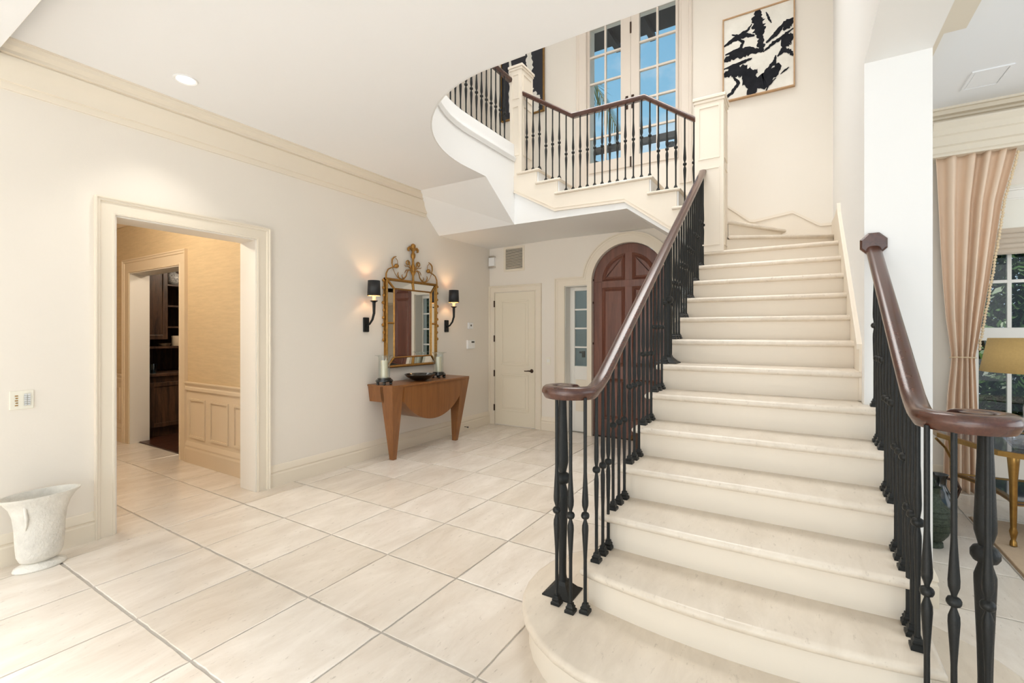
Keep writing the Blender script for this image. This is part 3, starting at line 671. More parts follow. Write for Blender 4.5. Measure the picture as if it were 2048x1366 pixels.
# returning flight towards the gallery: sloped soffit with its closed side
XS = XG+.012
vv = [(XW, 4.376, ZC), (XS, 4.376, ZC), (XW, 4.90, 2.762), (XS, YF, 2.80), (XW, YB, 2.764), (XS, YB, 2.80), (XW, 4.376, Z2), (XS, 4.376, Z2), (XW, YB, Z2), (XS, YB, Z2), (XS, YF, Z2)]
MB().add(vv, [(0, 1, 3, 2), (2, 3, 5, 4), (0, 6, 7, 1), (6, 8, 9, 10, 7), (1, 7, 10, 3), (3, 10, 9, 5), (4, 5, 9, 8), (0, 2, 4, 8, 6)]).build('return_flight', M['white'], stair)
B(XG-.12, XS, 4.376, YF, Z2+.0005, 3.8025).build('return_curb', M['white'], stair)
# skirt board on the right wall and back wall
sk = [(tn(7)+.03, RI*6), (tn(7)+.0, RI*7+.16), (4.987, 2.50), (5.06, 2.60), (5.64, 2.60), (YB, 2.64), (YB, 2.2), (5.2, 2.05)]
MB().prism(sk, 'x', XR-.014, XR).build('skirt_board', M['trim2'], stair)
p0 = [(tn(7), RI*7+.16), (4.987, 2.50), (5.06, 2.60)]
mm = MB()
for (a0_, b0_), (a1_, b1_) in zip(p0, p0[1:]): mm.prism([(a0_, b0_-.03), (a1_, b1_-.03), (a1_, b1_), (a0_, b0_)], 'x', XR-.026, XR-.013)
mm.build('skirt_cap', M['trim2'], stair)
sb = [(XR, 2.634), (.192, 2.633), (-.066, 2.811), (-.441, 2.757), (-.493, 2.763), (-.724, 2.96), (-.95, 3.05)]
MB().prism([(XR, 2.30)] + sb + [(-.95, 2.4)], 'y', YB-.014, YB).build('skirt_board', M['trim2'], stair)
mm = MB()
for (a0_, b0_), (a1_, b1_) in zip(sb, sb[1:]): mm.prism([(a0_, b0_-.03), (a0_, b0_), (a1_, b1_), (a1_, b1_-.03)], 'y', YB-.026, YB-.013)
mm.build('skirt_cap', M['trim2'], stair)
sb = [(-.95, 3.05), (-1.30, 3.26), (-2.40, 3.30), (-3.1, 3.72)]
MB().prism([(-.95, 2.7)] + sb + [(-3.1, 3.3)], 'y', YB-.014, YB).build('skirt_board', M['trim2'], stair)
# panelled newel pillars
def pillar(x0, x1, y0, y1, z0, z1, pans, cap=.02):
    p = B(x0, x1, y0, y1, z0, z1).build('newel_pillar', M['trim2'], stair)
    m = B(x0-cap*.5, x1+cap*.5, y0-cap*.5, y1+cap*.5, z1-.05, z1-.02).box(x0-cap, x1+cap, y0-cap, y1+cap, z1-.02, z1+.012); m.build('cap', M['trim2'], p, bevel=.005)
    t = .035
    for a, b in pans:
        # frames standing proud around the sunk panels, on front and right faces
        frame_y(x0+t, x1-t, a, b, y0-.007, y0, .012).build('panel_moulding', M['trim2'], p)
        frame_x(y0+t, y1-t, a, b, x1, x1+.007, .012).build('panel_moulding', M['trim2'], p)
    return p
pillar(-.91, -.638, YF+.03, 5.30, 2.255, 3.81, [(3.19, 3.72), (2.32, 3.10)])
pillar(-3.115, -2.943, YF+.003, 5.29, 3.404, 4.78, [(4.37, 4.68), (3.66, 4.28)])
# curved curb wall of the gallery with its moulding
path = [(x, y, ZC) for x, y in edge[3:]]
MB().sweep(path, [(.001, 0), (.012, 0), (.012, .382), (.001, .382)]).build('gallery_fascia', M['white'], stair, smooth=30)
MB().sweep(path, [(-.12, .383), (.012, .383), (.012, .575), (-.12, .575)]).build('gallery_curb', M['white'], stair, smooth=30)
MB().sweep(path + [(XG, YF, ZC)], [(.0125, .355), (.024, .355), (.028, .375), (.038, .395), (.038, .408), (.030, .412), (.030, .425), (.0125, .43)]).build('curb_moulding', M['white'], stair, smooth=30)

# ------------------------------------------------------------------ railings
def bal_prof(h, hk, big=1.0):
    r, s, k = .0082, .0082+.0072*big, .0195
    return [(r*1.15, .035), (r, .06), (r, hk-.20), (r*1.15, hk-.17), (s, hk-.065), (s*.95, hk-.045), (r*.95, hk-.022), (r*.9, hk-.016), (k*.8, hk-.012), (k, hk-.004), (k, hk+.004), (k*.8, hk+.012),
            (r*.9, hk+.016), (r*.95, hk+.022), (s*.95, hk+.045), (s, hk+.065), (r*1.15, hk+.17), (r, hk+.20), (r, h)]
_bases = {}
def base_block(x, y, z, parent, w=.044, name='base_block'):
    m = MB()
    for hw, z0, z1, hw2 in ((w/2, 0, .012, w/2), (w/2, .012, .018, w*.36), (w*.36, .018, .026, w*.40), (w*.40, .026, .032, w*.28), (w*.28, .032, .042, w*.26)):
        m.lathe([(hw*1.414, z0), (hw2*1.414, z1)], (x, y, z), 4, ph=pi/4)
    return m.build(name, M['iron'], parent)
def baluster(parent, x, y, z, zr, hk=.45, big=1.0, n=10):
    o = MB().lathe(bal_prof(zr-z, hk, big), (x, y, z), n).build('baluster', M['iron'], parent, smooth=40)
    base_block(x, y, z, o, .044)
    return o
def newel(parent, x, y, z, zr, hk=.56, n=16):
    r, s, k = .0185, .028, .037; h = zr-z
    pf = [(.024, .06), (r, .09), (r, .16), (r*1.1, hk-.30), (s, hk-.09), (s, hk-.07), (r, hk-.035), (r*.95, hk-.028), (k*.8, hk-.022), (k, hk-.008), (k, hk+.008), (k*.8, hk+.022), (r*.95, hk+.028), (r, hk+.035), (s, hk+.075), (s, hk+.10), (r*1.1, hk+.32), (r, h)]
    o = MB().lathe(pf, (x, y, z), n).build('newel_post', M['iron'], parent, smooth=40)
    MB().lathe([(.075*1.414, 0), (.075*1.414, .006), (.055*1.414, .018), (.03*1.414, .045), (.024*1.414, .062)], (x, y, z), 4, ph=pi/4).build('base_plate', M['iron'], o)
    return o
RW = .034
RPROF = [(-.019, -.060), (.019, -.060), (.026, -.050), (.028, -.043), (RW, -.035), (RW, -.020), (.029, -.009), (.019, -.002), (.007, 0), (-.007, 0), (-.019, -.002), (-.029, -.009), (-RW, -.020), (-RW, -.035), (-.028, -.043), (-.026, -.050)]
def rail_line(Y): return 1.27 + .654*(Y-2.236)
def flight_rail(name, X, s, Yend, label):
    r = thing(name, (X, 2.1, RI), label, 'railing')
    C = (X + s*.13, 2.05)
    pts = [(X, Yend - (Yend-2.34)*k/8, rail_line(Yend - (Yend-2.34)*k/8)) for k in range(9)]
    pts += [(X, 2.26, 1.288), (X, 2.20, 1.250), (X, 2.14, 1.222), (X, 2.09, 1.205)]
    for k in range(0, 45):
        th = radians(8*k); rad = .13 - .13*.70*min(1, 8*k/260)
        pts.append((C[0] - s*rad*cos(th), C[1] - rad*sin(th), 1.198))
    MB().sweep(pts, RPROF).build('handrail', M['rail'], r, smooth=45)
    MB().lathe([(.040, -.060), (.046, -.03), (.042, -.004), (.03, -.001)], (C[0], C[1], 1.197), 20).build('volute_eye', M['rail'], r, smooth=45)
    newel(r, C[0] + s*.03, C[1] + .03, RI, 1.15)
    for dx, dy in ((.14, -.075), (.058, -.10), (.0, -.068)):
        baluster(r, X + s*dx, C[1] + dy, RI, 1.15, .44)
    return r
lr = flight_rail('stair_railing', -.83, -1, 5.02, 'black iron stair railing with mahogany handrail on the door side')
rr = flight_rail('stair_railing', .35, 1, YP-.02, 'black iron stair railing with mahogany handrail on the living room side')
for i in range(2, 13):
    for k, d in enumerate((.095, .187, .279)):
        y = (2.02+.07 if i == 2 else tn(i)) + d - (.01 if i == 2 else 0)
        if i == 2: y = 2.02 + (.10, .185, .262)[k]
        if i == 7 and k == 1: newel(lr, -.83, y, RI*i, rail_line(y)-.03, .47); continue
        baluster(lr, -.83, y, RI*i, rail_line(y)-.03, .44, .45)
        if i < 6 or (i == 6 and k < 1): baluster(rr, .35, y, RI*i, rail_line(y)-.03, .44, .45)
# octagonal wall plate of the right rail
m = MB().lathe([(.066, 0), (.066, .016), (.056, .026)], (0, 0, 0), 8, ph=pi/8); zc_ = rail_line(YP)-.005
m.v = [(a+.35, YP-c, b+zc_) for a, b, c in m.v]; m.build('wall_rosette', M['rail'], rr)
# landing railing
ld = thing('landing_railing', (-1.9, 5.05, zz[18]), 'black iron railing of the stair landing in front of the French window', 'railing')
MB().sweep([(-.905, 5.05, 3.650), (-1.422, 5.05, 4.022), (-2.275, 5.05, 4.026), (-2.945, 5.05, 4.465)], RPROF).build('handrail', M['rail'], ld, smooth=45)
def lz(x):
    if x > -1.422: return 3.65 + (4.022-3.65)*(-.905-x)/.517
    if x > -2.275: return 4.022
    return 4.026 + (4.465-4.026)*(-2.275-x)/.67
for k in range(23):
    x = -2.896 + (2.896-.921)*k/22
    i = 20 if k < 3 else 19 if k < 6 else 18 if k < 18 else 17 if k < 21 else 16
    baluster(ld, x, 5.05, zz[i], lz(x)-.03, .45 if i == 18 else .44, n=8)
# gallery railing along the curved curb
gl = thing('gallery_railing', (XG-.06, 4.2, 3.80), 'black iron gallery railing above the curved stairwell curb', 'railing')
GP = []
acc = [Vector((x, y, 0)) for x, y in edge[3:]] + [Vector((XG, 5.0, 0))]
XB = .0
MB().sweep([(p.x, p.y, 4.66) for p in acc[8:]], [(u-.05, v) for u, v in RPROF]).build('handrail', M['rail'], gl, smooth=45)
y = 4.845; k = 0
while y > 3.2:
    # follow the curb line
    x = XG
    if y < cy: x = cx - a*sqrt(max(0, 1-((cy-y)/b)**2))
    baluster(gl, x-.035, y, 3.80, 4.62, .348, n=8); y -= .0975

# ------------------------------------------------------------------ console table and what stands on it
ct = thing('console_table', (-3.99, 4.365, 0), 'cherry wood console table with tapering legs and half-round drop front', 'table')
YC = 4.365; x0, x1 = XW+.002, -3.80
def ctz(pts): return [(YC+u, z) for u, z in pts]
TZ = .855
# top slab (bowed front)
topo = [(x0, YC-.71), (x1, YC-.70)] + [(x1+.025*sin(pi*k/12), YC-.70+1.40*k/12) for k in range(1, 12)] + [(x1, YC+.70), (x0, YC+.71)]
MB().prism(topo, 'z', TZ-.02, TZ).build('top', M['console'], ct, bevel=.002)
# front panel with the half-round drop, carried back to the wall as a drum
def fpan(y_a, y_b, n=24):
    L = []
    R_ = .50; zc2 = TZ - .0
    for k in range(n+1):
        u = -.52 + 1.04*k/n; z = .905 - sqrt(max(0, .505**2 - 0)) if False else None
        zz_ = .40 + .255*(u/.52)**2 * (1 + .0*(u/.52)**2) if abs(u) < .52 else .655
        zz_ = .655 - sqrt(max(0, .5305**2 - u*u)) * .0 if False else .40 + (.66 - sqrt(max(1e-9, .66**2 - u*u)))*1.02
        L.append((YC+u, min(zz_, .66)))
    return L
arcb = fpan(0, 0)
MB().prism([(YC-.52, TZ-.02)] + arcb + [(YC+.52, TZ-.02)], 'x', XW+.03, x1+.004).build('drum_apron', M['console'], ct, smooth=30)
for s in (-1, 1):
    # leg with apron return: a wedge tapering to a small foot
    yo, yi = YC+s*.70, YC+s*.525
    fo, fi = YC+s*.585, YC+s*.535
    top4 = [(x1, yo), (x1, yi), (x1-.20, yi), (x1-.20, yo)]; bot4 = [(-3.905, fo), (-3.905, fi), (-3.965, fi), (-3.965, fo)]
    ztop, zap = TZ-.02, .66
    def lerp(t): return [(top4[i][0] + (bot4[i][0]-top4[i][0])*t, top4[i][1] + (bot4[i][1]-top4[i][1])*t) for i in range(4)]
    lv = [(0, ztop), ((ztop-zap)/ztop, zap), (1, 0)]
    vs_ = []
    for t, z in lv: vs_ += [(px, py, z) for px, py in lerp(t)]
    fs = [(0, 1, 2, 3), (8, 9, 10, 11)] + [(k*4+i, k*4+(i+1) % 4, (k+1)*4+(i+1) % 4, (k+1)*4+i) for k in range(2) for i in range(4)]
    MB().add(vs_, fs).build('leg', M['console'], ct)
    A = [(yo, ztop), (yo + (fo-yo)*(ztop-zap)/ztop, zap)]
    yi2 = YC+s*.50
    MB().prism([(yo, ztop), (YC+s*(.70-.115*(ztop-zap)/ztop), zap), (yi2, zap), (yi2, ztop)], 'x', x0, x1-.15).build('side_apron', M['console'], ct)
def hurricane(yc, xc, label, label2):
    h = thing('hurricane_lamp', (xc, yc, TZ), label, 'candle holder', 'hurricane lamps on the console')
    MB().lathe([(.085, .034), (.098, .040), (.098, .048), (.090, .052), (.090, .060), (.076, .064), (.076, .074), (.066, .078)], (xc, yc, TZ), 24).build('stand', M['lacq'], h, smooth=40)
    for k in range(6):
        t = 2*pi*k/6+.3; fx, fy = xc+.082*cos(t), yc+.082*sin(t)
        MB().lathe([(.008, 0), (.016, .006), (.017, .014), (.012, .022), (.018, .030), (.020, .036)], (fx, fy, TZ), 10).build('foot', M['lacq'], h, smooth=50)
    MB().lathe([(.062, .078), (.064, .10), (.064, .30), (.068, .315), (.082, .325), (.105, .328), (.105, .331), (.080, .328), (.066, .318), (.061, .30), (.061, .081)], (xc, yc, TZ), 28, cap=False).build('glass_chimney', M['chim'], h, smooth=60)
    c = MB().lathe([(.036, .080), (.037, .085), (.037, .265), (.034, .272), (.010, .268)], (xc, yc, TZ), 20)
    p = c.build('pillar_candle', M['candle'], smooth=50); tag(p, label2, 'candle', 'pillar candles')
    MB().tube([(xc, yc, TZ+.266), (xc+.002, yc, TZ+.28)], .0018, 5).build('wick', M['dark'], p)
hurricane(3.735, -4.0, 'glass hurricane lamp on black footed stand at the doorway end of the console', 'ivory pillar candle at the doorway end of the console')
hurricane(4.665, -4.0, 'glass hurricane lamp on black footed stand at the closet end of the console', 'ivory pillar candle at the closet end of the console')
bw = thing('bowl', (-3.97, 4.27, TZ), 'shallow black lacquer bowl at the middle of the console', 'bowl')
MB().lathe([(.05, 0), (.07, .003), (.12, .022), (.17, .056), (.19, .078), (.187, .080), (.165, .060), (.115, .028), (.02, .012)], (-3.965, 4.28, TZ), 32).build('body', M['lacq'], bw, smooth=60)
random.seed(3)
for k in range(4):
    t = random.uniform(0, 6.28); MB().lathe([(.001, 0), (.006, .003), (.008, .008), (.006, .013), (.001, .016)], (-3.965+.10*cos(t), 4.28+.10*sin(t), TZ+.024), 8).build('gilt_bead', M['brass'], bw, smooth=60)
# ------------------------------------------------------------------ mirror
mr = thing('wall_mirror', (XW, 4.36, 1.02), 'gilt framed panelled mirror with scrolled fleur-de-lis crest above the console', 'mirror')
ym0, ym1, zm0, zm1 = 3.905, 4.815, 1.02, 2.095
Xf = XW+.03
bd = .125
B(XW+.002, XW+.022, ym0+.01, ym1-.01, zm0+.01, zm1-.01).build('backing', M['dark'], mr)
B(XW+.022, XW+.034, ym0+bd, ym1-bd, zm0+bd, zm1-bd).build('glass_panel', M['mirror'], mr)
def mp(y0, y1, z0, z1, kind):
    # bevelled border glass, slightly tipped outwards at the outer edge
    pass
o4 = [(ym0+.02, zm0+.02), (ym1-.02, zm0+.02), (ym1-.02, zm1-.02), (ym0+.02, zm1-.02)]; i4 = [(ym0+bd-.01, zm0+bd-.01), (ym1-bd+.01, zm0+bd-.01), (ym1-bd+.01, zm1-bd+.01), (ym0+bd-.01, zm1-bd+.01)]
for k in range(4):
    a_, b_, c_, d_ = o4[k], o4[(k+1) % 4], i4[(k+1) % 4], i4[k]
    mid1 = ((a_[0]+b_[0])/2, (a_[1]+b_[1])/2); mid2 = ((c_[0]+d_[0])/2, (c_[1]+d_[1])/2)
    for q in ((a_, mid1, mid2, d_), (mid1, b_, c_, mid2)):
        xo, xi = XW+.026, XW+.040
        vs_ = [(xo, *q[0]), (xo, *q[1]), (xi, *q[2]), (xi, *q[3])] + [(XW+.02, *p) for p in q]
        MB().add(vs_, [(0,1,2,3), (7,6,5,4), (0,4,5,1), (1,5,6,2), (2,6,7,3), (3,7,4,0)]).build('border_glass', M['mirror'], mr)
    MB().tube([(XW+.036, *a_), (XW+.048, *d_)], .010, 8).build('mitre_bar', M['gold'], mr, smooth=50)
    MB().tube([(XW+.034, *mid1), (XW+.046, *mid2)], .012, 8).build('cross_bar', M['gold'], mr, smooth=50)
for inn, w_, h_ in ((0, .028, .05), (bd-.012, .018, .055)):
    pth = [(ym0+inn, zm0+inn), (ym1-inn, zm0+inn), (ym1-inn, zm1-inn), (ym0+inn, zm1-inn)]
    for k in range(4):
        p, q = pth[k], pth[(k+1) % 4]
        if k % 2 == 0:
            zc2 = p[1]; zlo, zhi = (zc2, zc2+w_) if k == 0 else (zc2-w_, zc2)
            o = MB().prism([(XW, zlo), (XW+h_*.8, zlo), (XW+h_, (zlo+zhi)/2), (XW+h_*.8, zhi), (XW, zhi)], 'y', ym0+inn, ym1-inn)
        else:
            yc2 = p[0]; ylo, yhi = (yc2-w_, yc2) if k == 1 else (yc2, yc2+w_)
            o = MB().prism([(XW, ylo), (XW+h_*.8, ylo), (XW+h_, (ylo+yhi)/2), (XW+h_*.8, yhi), (XW, yhi)], 'z', zm0+inn, zm1-inn)
        o.build('outer_frame_bar' if inn == 0 else 'inner_frame_bar', M['gold'], mr, smooth=30)
# crest
cxm = XW+.035
def crest(pts, r, name='scroll'): return MB().tube([(cxm, 4.36+u, 2.095+z) for u, z in pts], r, 7).build(name, M['gold'], mr, smooth=50)
def spiral(c, r0, r1, t0, t1, n=16): return [(c[0] + (r0+(r1-r0)*k/n)*cos(t0+(t1-t0)*k/n), c[1] + (r0+(r1-r0)*k/n)*sin(t0+(t1-t0)*k/n)) for k in range(n+1)]
crest([(0, -.03), (0, .08), (0, .20), (0, .34)], [.016, .014, .015, .013], 'stem')
crest([(0, .12), (0, .16), (0, .185), (0, .22)], [.012, .022, .026, .012], 'stem_boss')
crest([(0, .27), (0, .30), (0, .33), (0, .36)], [.014, .028, .030, .016], 'leaf_boss')
crest([(0, .36), (0, .40), (0, .43), (0, .455), (0, .47)], [.014, .022, .032, .030, .010], 'fleur')
for s in (-1, 1):
    crest([(s*u, z) for u, z in [(0, .37), (.03, .405), (.06, .412), (.083, .398), (.084, .375), (.068, .370)]], [.012, .018, .02, .018, .014, .008], 'fleur_petal')
    crest([(s*u, z) for u, z in [(.01, .14), (.05, .17), (.065, .205)] + spiral((.095, .215), .035, .012, pi, -1.4*pi)], .008)
    crest([(s*u, z) for u, z in [(.01, .10), (.05, .15), (.09, .175), (.13, .17), (.155, .185)]], [.007, .007, .006, .005, .002])
    crest([(s*u, z) for u, z in [(.0, .05), (.04, .12), (.075, .135), (.105, .10), (.12, .05), (.16, .012), (.21, .0), (.25, .02), (.265, .06), (.255, .085)]], [.009, .008, .007, .007, .008, .009, .010, .009, .007, .004])
    crest([(s*u, z) for u, z in [(.085, .13), (.12, .125), (.14, .10), (.145, .08)]], [.006, .006, .005, .003])
    crest([(s*u, z) for u, z in [(.16, .015), (.19, .03), (.195, .055), (.18, .06)]], [.006, .006, .005, .003])
    crest([(s*u, z) for u, z in [(.455, -.02), (.45, .05), (.42, .10), (.37, .125), (.32, .14), (.285, .155)]], [.010, .009, .008, .008, .009, .010])
    crest([(s*u, z) for u, z in [(.345, .13), (.36, .18), (.355, .225), (.325, .255), (.29, .27)]], [.006, .009, .010, .009, .005])
    crest([(s*u, z) for u, z in [(.285, .155), (.265, .19), (.27, .225), (.30, .25)]], [.005, .004, .004, .004])
    crest([(s*u, z) for u, z in [(.345, .12), (.31, .06), (.27, .02), (.22, -.0)]], [.004, .004, .004, .004])
    mb = MB().lathe([(.002, -.028), (.018, -.022), (.028, -.008), (.028, .008), (.018, .022), (.002, .028)], (cxm, 4.36+s*.285, 2.25), 10); mb.build('rosette', M['gold'], mr, smooth=40)
    rnd = random.Random(9)
    for k in range(9):
        z = 2.06 - k*.088; MB().lathe([(.002, -.02), (.014, -.012), (.018, 0), (.012, .014), (.002, .022)], (XW+.02, 4.36+s*(.475+rnd.uniform(-.006, .012)), z), 8).build('leaf_drop', M['gold'], mr, smooth=40)
    MB().tube([(XW+.015, 4.36+s*.472, 2.09-.75*k/12 ) for k in range(13)], .005, 6).build('leaf_stem', M['gold'], mr, smooth=40)
# ------------------------------------------------------------------ sconces
def sconce(y, label):
    s = thing('wall_sconce', (XW, y, 1.45), label, 'sconce', 'pair of mirror sconces')
    B(XW, XW+.022, y-.038, y+.038, 1.45, 1.615).build('back_plate', M['iron'], s, bevel=.006)
    xs = XW+.14; zt = 1.80
    MB().tube([(XW+.02, y, 1.52), (XW+.07, y, 1.54), (XW+.115, y, 1.59), (xs, y, 1.66), (xs, y, zt-.03), (xs, y, zt-.012)], [.010, .011, .013, .015, .018, .020], 10).build('arm', M['iron'], s, smooth=50)
    MB().lathe([(.020, -.018), (.040, -.006), (.044, 0), (.030, .002)], (xs, y, zt), 18).build('drip_pan', M['iron'], s, smooth=40)
    MB().lathe([(.019, 0), (.019, .10), (.014, .105)], (xs, y, zt+.002), 14).build('candle_sleeve', M['tubew'], s, smooth=40)
    sh = MB().lathe([(.073, .055), (.066, .225)], (xs, y, zt), 28, cap=False).build('lamp_shade', M['black'], s, smooth=60)
    sh.modifiers.new('solid', 'SOLIDIFY').thickness = .002
    MB().lathe([(.0705, .056), (.0635, .224)], (xs, y, zt), 28, cap=False).build('shade_lining', M['shade_in'], s, smooth=60)
    l = bpy.data.lights.new('sconce_bulb', 'POINT'); l.energy = 3.6; l.color = (1, .66, .36); l.shadow_soft_size = .02
    lo = bpy.data.objects.new('sconce_bulb', l); COL.objects.link(lo); lo.parent = s; lo.location = (xs-XW, 0, zt+.14-1.45)
sconce(3.63, 'black shaded wall sconce on the doorway side of the mirror')
sconce(5.045, 'black shaded wall sconce on the closet side of the mirror')

# ------------------------------------------------------------------ small wall fittings
k = thing('wall_keypad', (XW, .884, 1.02), 'ivory double control plate with buttons beside the doorway', 'switch plate')
B(XW, XW+.008, .829, .938, .962, 1.079).build('plate', M['plate'], k, bevel=.003)
for r_ in range(6):
    for c_ in range(2):
        B(XW+.008, XW+.012, .893+.016*c_, .906+.016*c_, .985+.0125*r_, .9945+.0125*r_).build('button', M['chrome'], k)
for r_ in range(5): B(XW+.008, XW+.011, .852+(.003 if r_ % 2 else 0), .866, .985+.015*r_, .991+.015*r_).build('indicator', M['gold'], k)
t_ = thing('thermostat', (XW, 5.6, 1.54), 'small square white thermostat above the alarm keypad', 'thermostat')
B(XW, XW+.025, 5.54, 5.65, 1.495, 1.59).build('body', M['plastic'], t_, bevel=.006); B(XW+.025, XW+.027, 5.583, 5.610, 1.535, 1.56).build('display', M['dark'], t_)
t_ = thing('alarm_keypad', (XW, 5.6, 1.26), 'white alarm keypad with small dark screen near the closet', 'keypad')
B(XW, XW+.03, 5.51, 5.69, 1.20, 1.33).build('body', M['plastic'], t_, bevel=.006); B(XW+.03, XW+.032, 5.60, 5.67, 1.288, 1.312).build('display', M['dark'], t_)
B(XW+.03, XW+.033, 5.53, 5.595, 1.215, 1.275).build('button_panel', M['plastic'], t_, bevel=.002); B(XW+.03, XW+.033, 5.605, 5.67, 1.215, 1.275).build('button_panel', M['plastic'], t_, bevel=.002)
t_ = thing('door_chime', (-4.125, YB, 2.55), 'white door chime box with metal ends high in the corner', 'door chime')
B(-4.175, -4.075, YB-.05, YB, 2.485, 2.618).build('body', M['plastic'], t_, bevel=.004)
for z in (2.458, 2.618): B(-4.178, -4.072, YB-.045, YB, z, z+.027).build('end_cap', M['chrome'], t_, bevel=.003)
t_ = thing('vent_grille', (-3.73, YB, 2.40), 'square cream louvred return air grille above the closet door', 'vent')
X0, X1, Z0, Zv1 = -3.918, -3.549, 2.385, 2.765
m = B(X0, X0+.035, YB-.012, YB, Z0, Zv1).box(X1-.03, X1, YB-.012, YB, Z0, Zv1).box(X0+.035, X1-.03, YB-.012, YB, Z0, Z0+.035).box(X0+.035, X1-.03, YB-.012, YB, Zv1-.033, Zv1); m.build('frame', M['trim'], t_)
B(X0+.03, X1-.03, YB-.002, YB-.0005, Z0+.03, Zv1-.03).build('backing', M['dark'], t_)
for q in range(17):
    z = Z0+.040 + q*.0182; MB().prism([(YB-.004, z+.011), (YB-.012, z+.002), (YB-.011, z), (YB-.003, z+.008)], 'x', X0+.034, X1-.029).build('slat', M['trim'], t_)
t_ = thing('wall_outlet', (-3.14, YB, .97), 'ivory switch plate between the closet and front door', 'switch plate')
B(-3.176, -3.106, YB-.006, YB, .972, 1.083).build('plate', M['plate'], t_, bevel=.002)
for dx in (-.012, .012): B(-3.141+dx-.006, -3.141+dx+.006, YB-.011, YB-.006, 1.005, 1.05).build('rocker', M['plastic'], t_)
t_ = thing('door_stop', (XW+.02, 5.44, .06), 'small dark bronze door stop on the baseboard past the console', 'door stop')
MB().tube([(XW+.018, 5.44, .065), (XW+.075, 5.44, .065)], .005, 8).build('rod', M['bronze'], t_); MB().tube([(XW+.075, 5.44, .065), (XW+.090, 5.44, .065)], .011, 10).build('bumper', M['dark'], t_)
t_ = thing('recessed_light', (-3.68, 1.59, ZC-.01), 'round recessed downlight in the foyer ceiling', 'ceiling light')
MB().lathe([(.052, -.001), (.070, -.008), (.075, -.004), (.075, 0)], (-3.68, 1.59, ZC), 28, cap=False).build('trim_ring', M['plastic'], t_, smooth=50)
MB().lathe([(.001, -.003), (.056, -.003)], (-3.68, 1.59, ZC), 24, cap=False).build('lens', M['bulb'], t_)

# ------------------------------------------------------------------ urn
u = thing('urn', (-4.0, .925, 0), 'weathered white oval urn on the floor beside the doorway', 'urn')
ux, uy = -4.0, .925
def oval(prof): 
    m = MB(); n = 40; vs_ = []; fs = []
    for a_, b_, z in prof:
        for i in range(n): t = 2*pi*i/n; vs_.append((ux + b_*cos(t), uy + a_*sin(t), z))
    for q in range(len(prof)-1):
        for i in range(n): j = (i+1) % n; fs.append((q*n+i, q*n+j, (q+1)*n+j, (q+1)*n+i))
    fs += [tuple(range(n))[::-1], tuple(range((len(prof)-1)*n, len(prof)*n))]
    return m.add(vs_, fs)
oval([(.118, .080, 0), (.124, .085, .008), (.118, .080, .022), (.085, .055, .036), (.07, .045, .042)]).build('foot', M['urn'], u, smooth=50)
oval([(.066, .042, .040), (.092, .062, .055), (.106, .072, .09), (.112, .077, .16), (.116, .080, .26), (.124, .085, .33), (.140, .093, .385), (.165, .105, .425), (.188, .115, .445), (.190, .116, .455), (.178, .107, .455),
      (.150, .090, .42), (.125, .075, .36), (.108, .066, .26), (.09, .055, .12)]).build('body', M['urn'], u, smooth=50)
MB().tube([(ux+.075, uy-.085, .41), (ux+.078, uy-.078, .34), (ux+.068, uy-.076, .29), (ux+.06, uy-.078, .26)], [.008, .009, .007, .003], 8).build('handle', M['urn'], u, smooth=50)

# ------------------------------------------------------------------ paintings
def painting(name, x0, x1, z0, z1, label, canvas, fr_m, strokes, smat, y=YB):
    p = thing(name, ((x0+x1)/2, y, z0), label, 'painting')
    B(x0+.012, x1-.012, y-.03, y-.004, z0+.012, z1-.012).build('canvas', canvas, p)
    t = .014
    B(x0, x1, y-.045, y-.002, z0, z0+t).box(x0, x1, y-.045, y-.002, z1-t, z1).box(x0, x0+t, y-.045, y-.002, z0+t, z1-t).box(x1-t, x1, y-.045, y-.002, z0+t, z1-t).build('frame', fr_m, p)
    rnd = random.Random(5)
    for si, s in enumerate(strokes):
        wd = s[0]; pts = [Vector(q) for q in s[1:]]
        # smooth centre line, ragged edges
        fine = []
        for i in range(len(pts)-1):
            for q in range(7): fine.append(pts[i].lerp(pts[i+1], q/7))
        fine.append(pts[-1]); n = len(fine); up = []; lo_ = []
        for i, f in enumerate(fine):
            d = (fine[min(i+1, n-1)]-fine[max(i-1, 0)]).normalized(); nn = Vector((-d.y, d.x))
            e_ = min(1, .35 + 2.2*min(i, n-1-i)/n)
            a_ = wd*.5*e_*(1+rnd.uniform(-.35, .35)); b_ = wd*.5*e_*(1+rnd.uniform(-.35, .35)); up.append(f+nn*a_); lo_.append(f-nn*b_)
        vs_ = []
        for q in up+lo_:
            X = x0+.014 + (x1-x0-.028)*max(0, min(1, q.x)); Z = z1-.014 - (z1-z0-.028)*max(0, min(1, q.y)); vs_.append((X, y-.0312-.0002*si, Z))
        fs = [(i, i+1, n+i+1, n+i) for i in range(n-1)]
        MB().add(vs_, fs).build('brush_stroke', smat, p, fix=False)
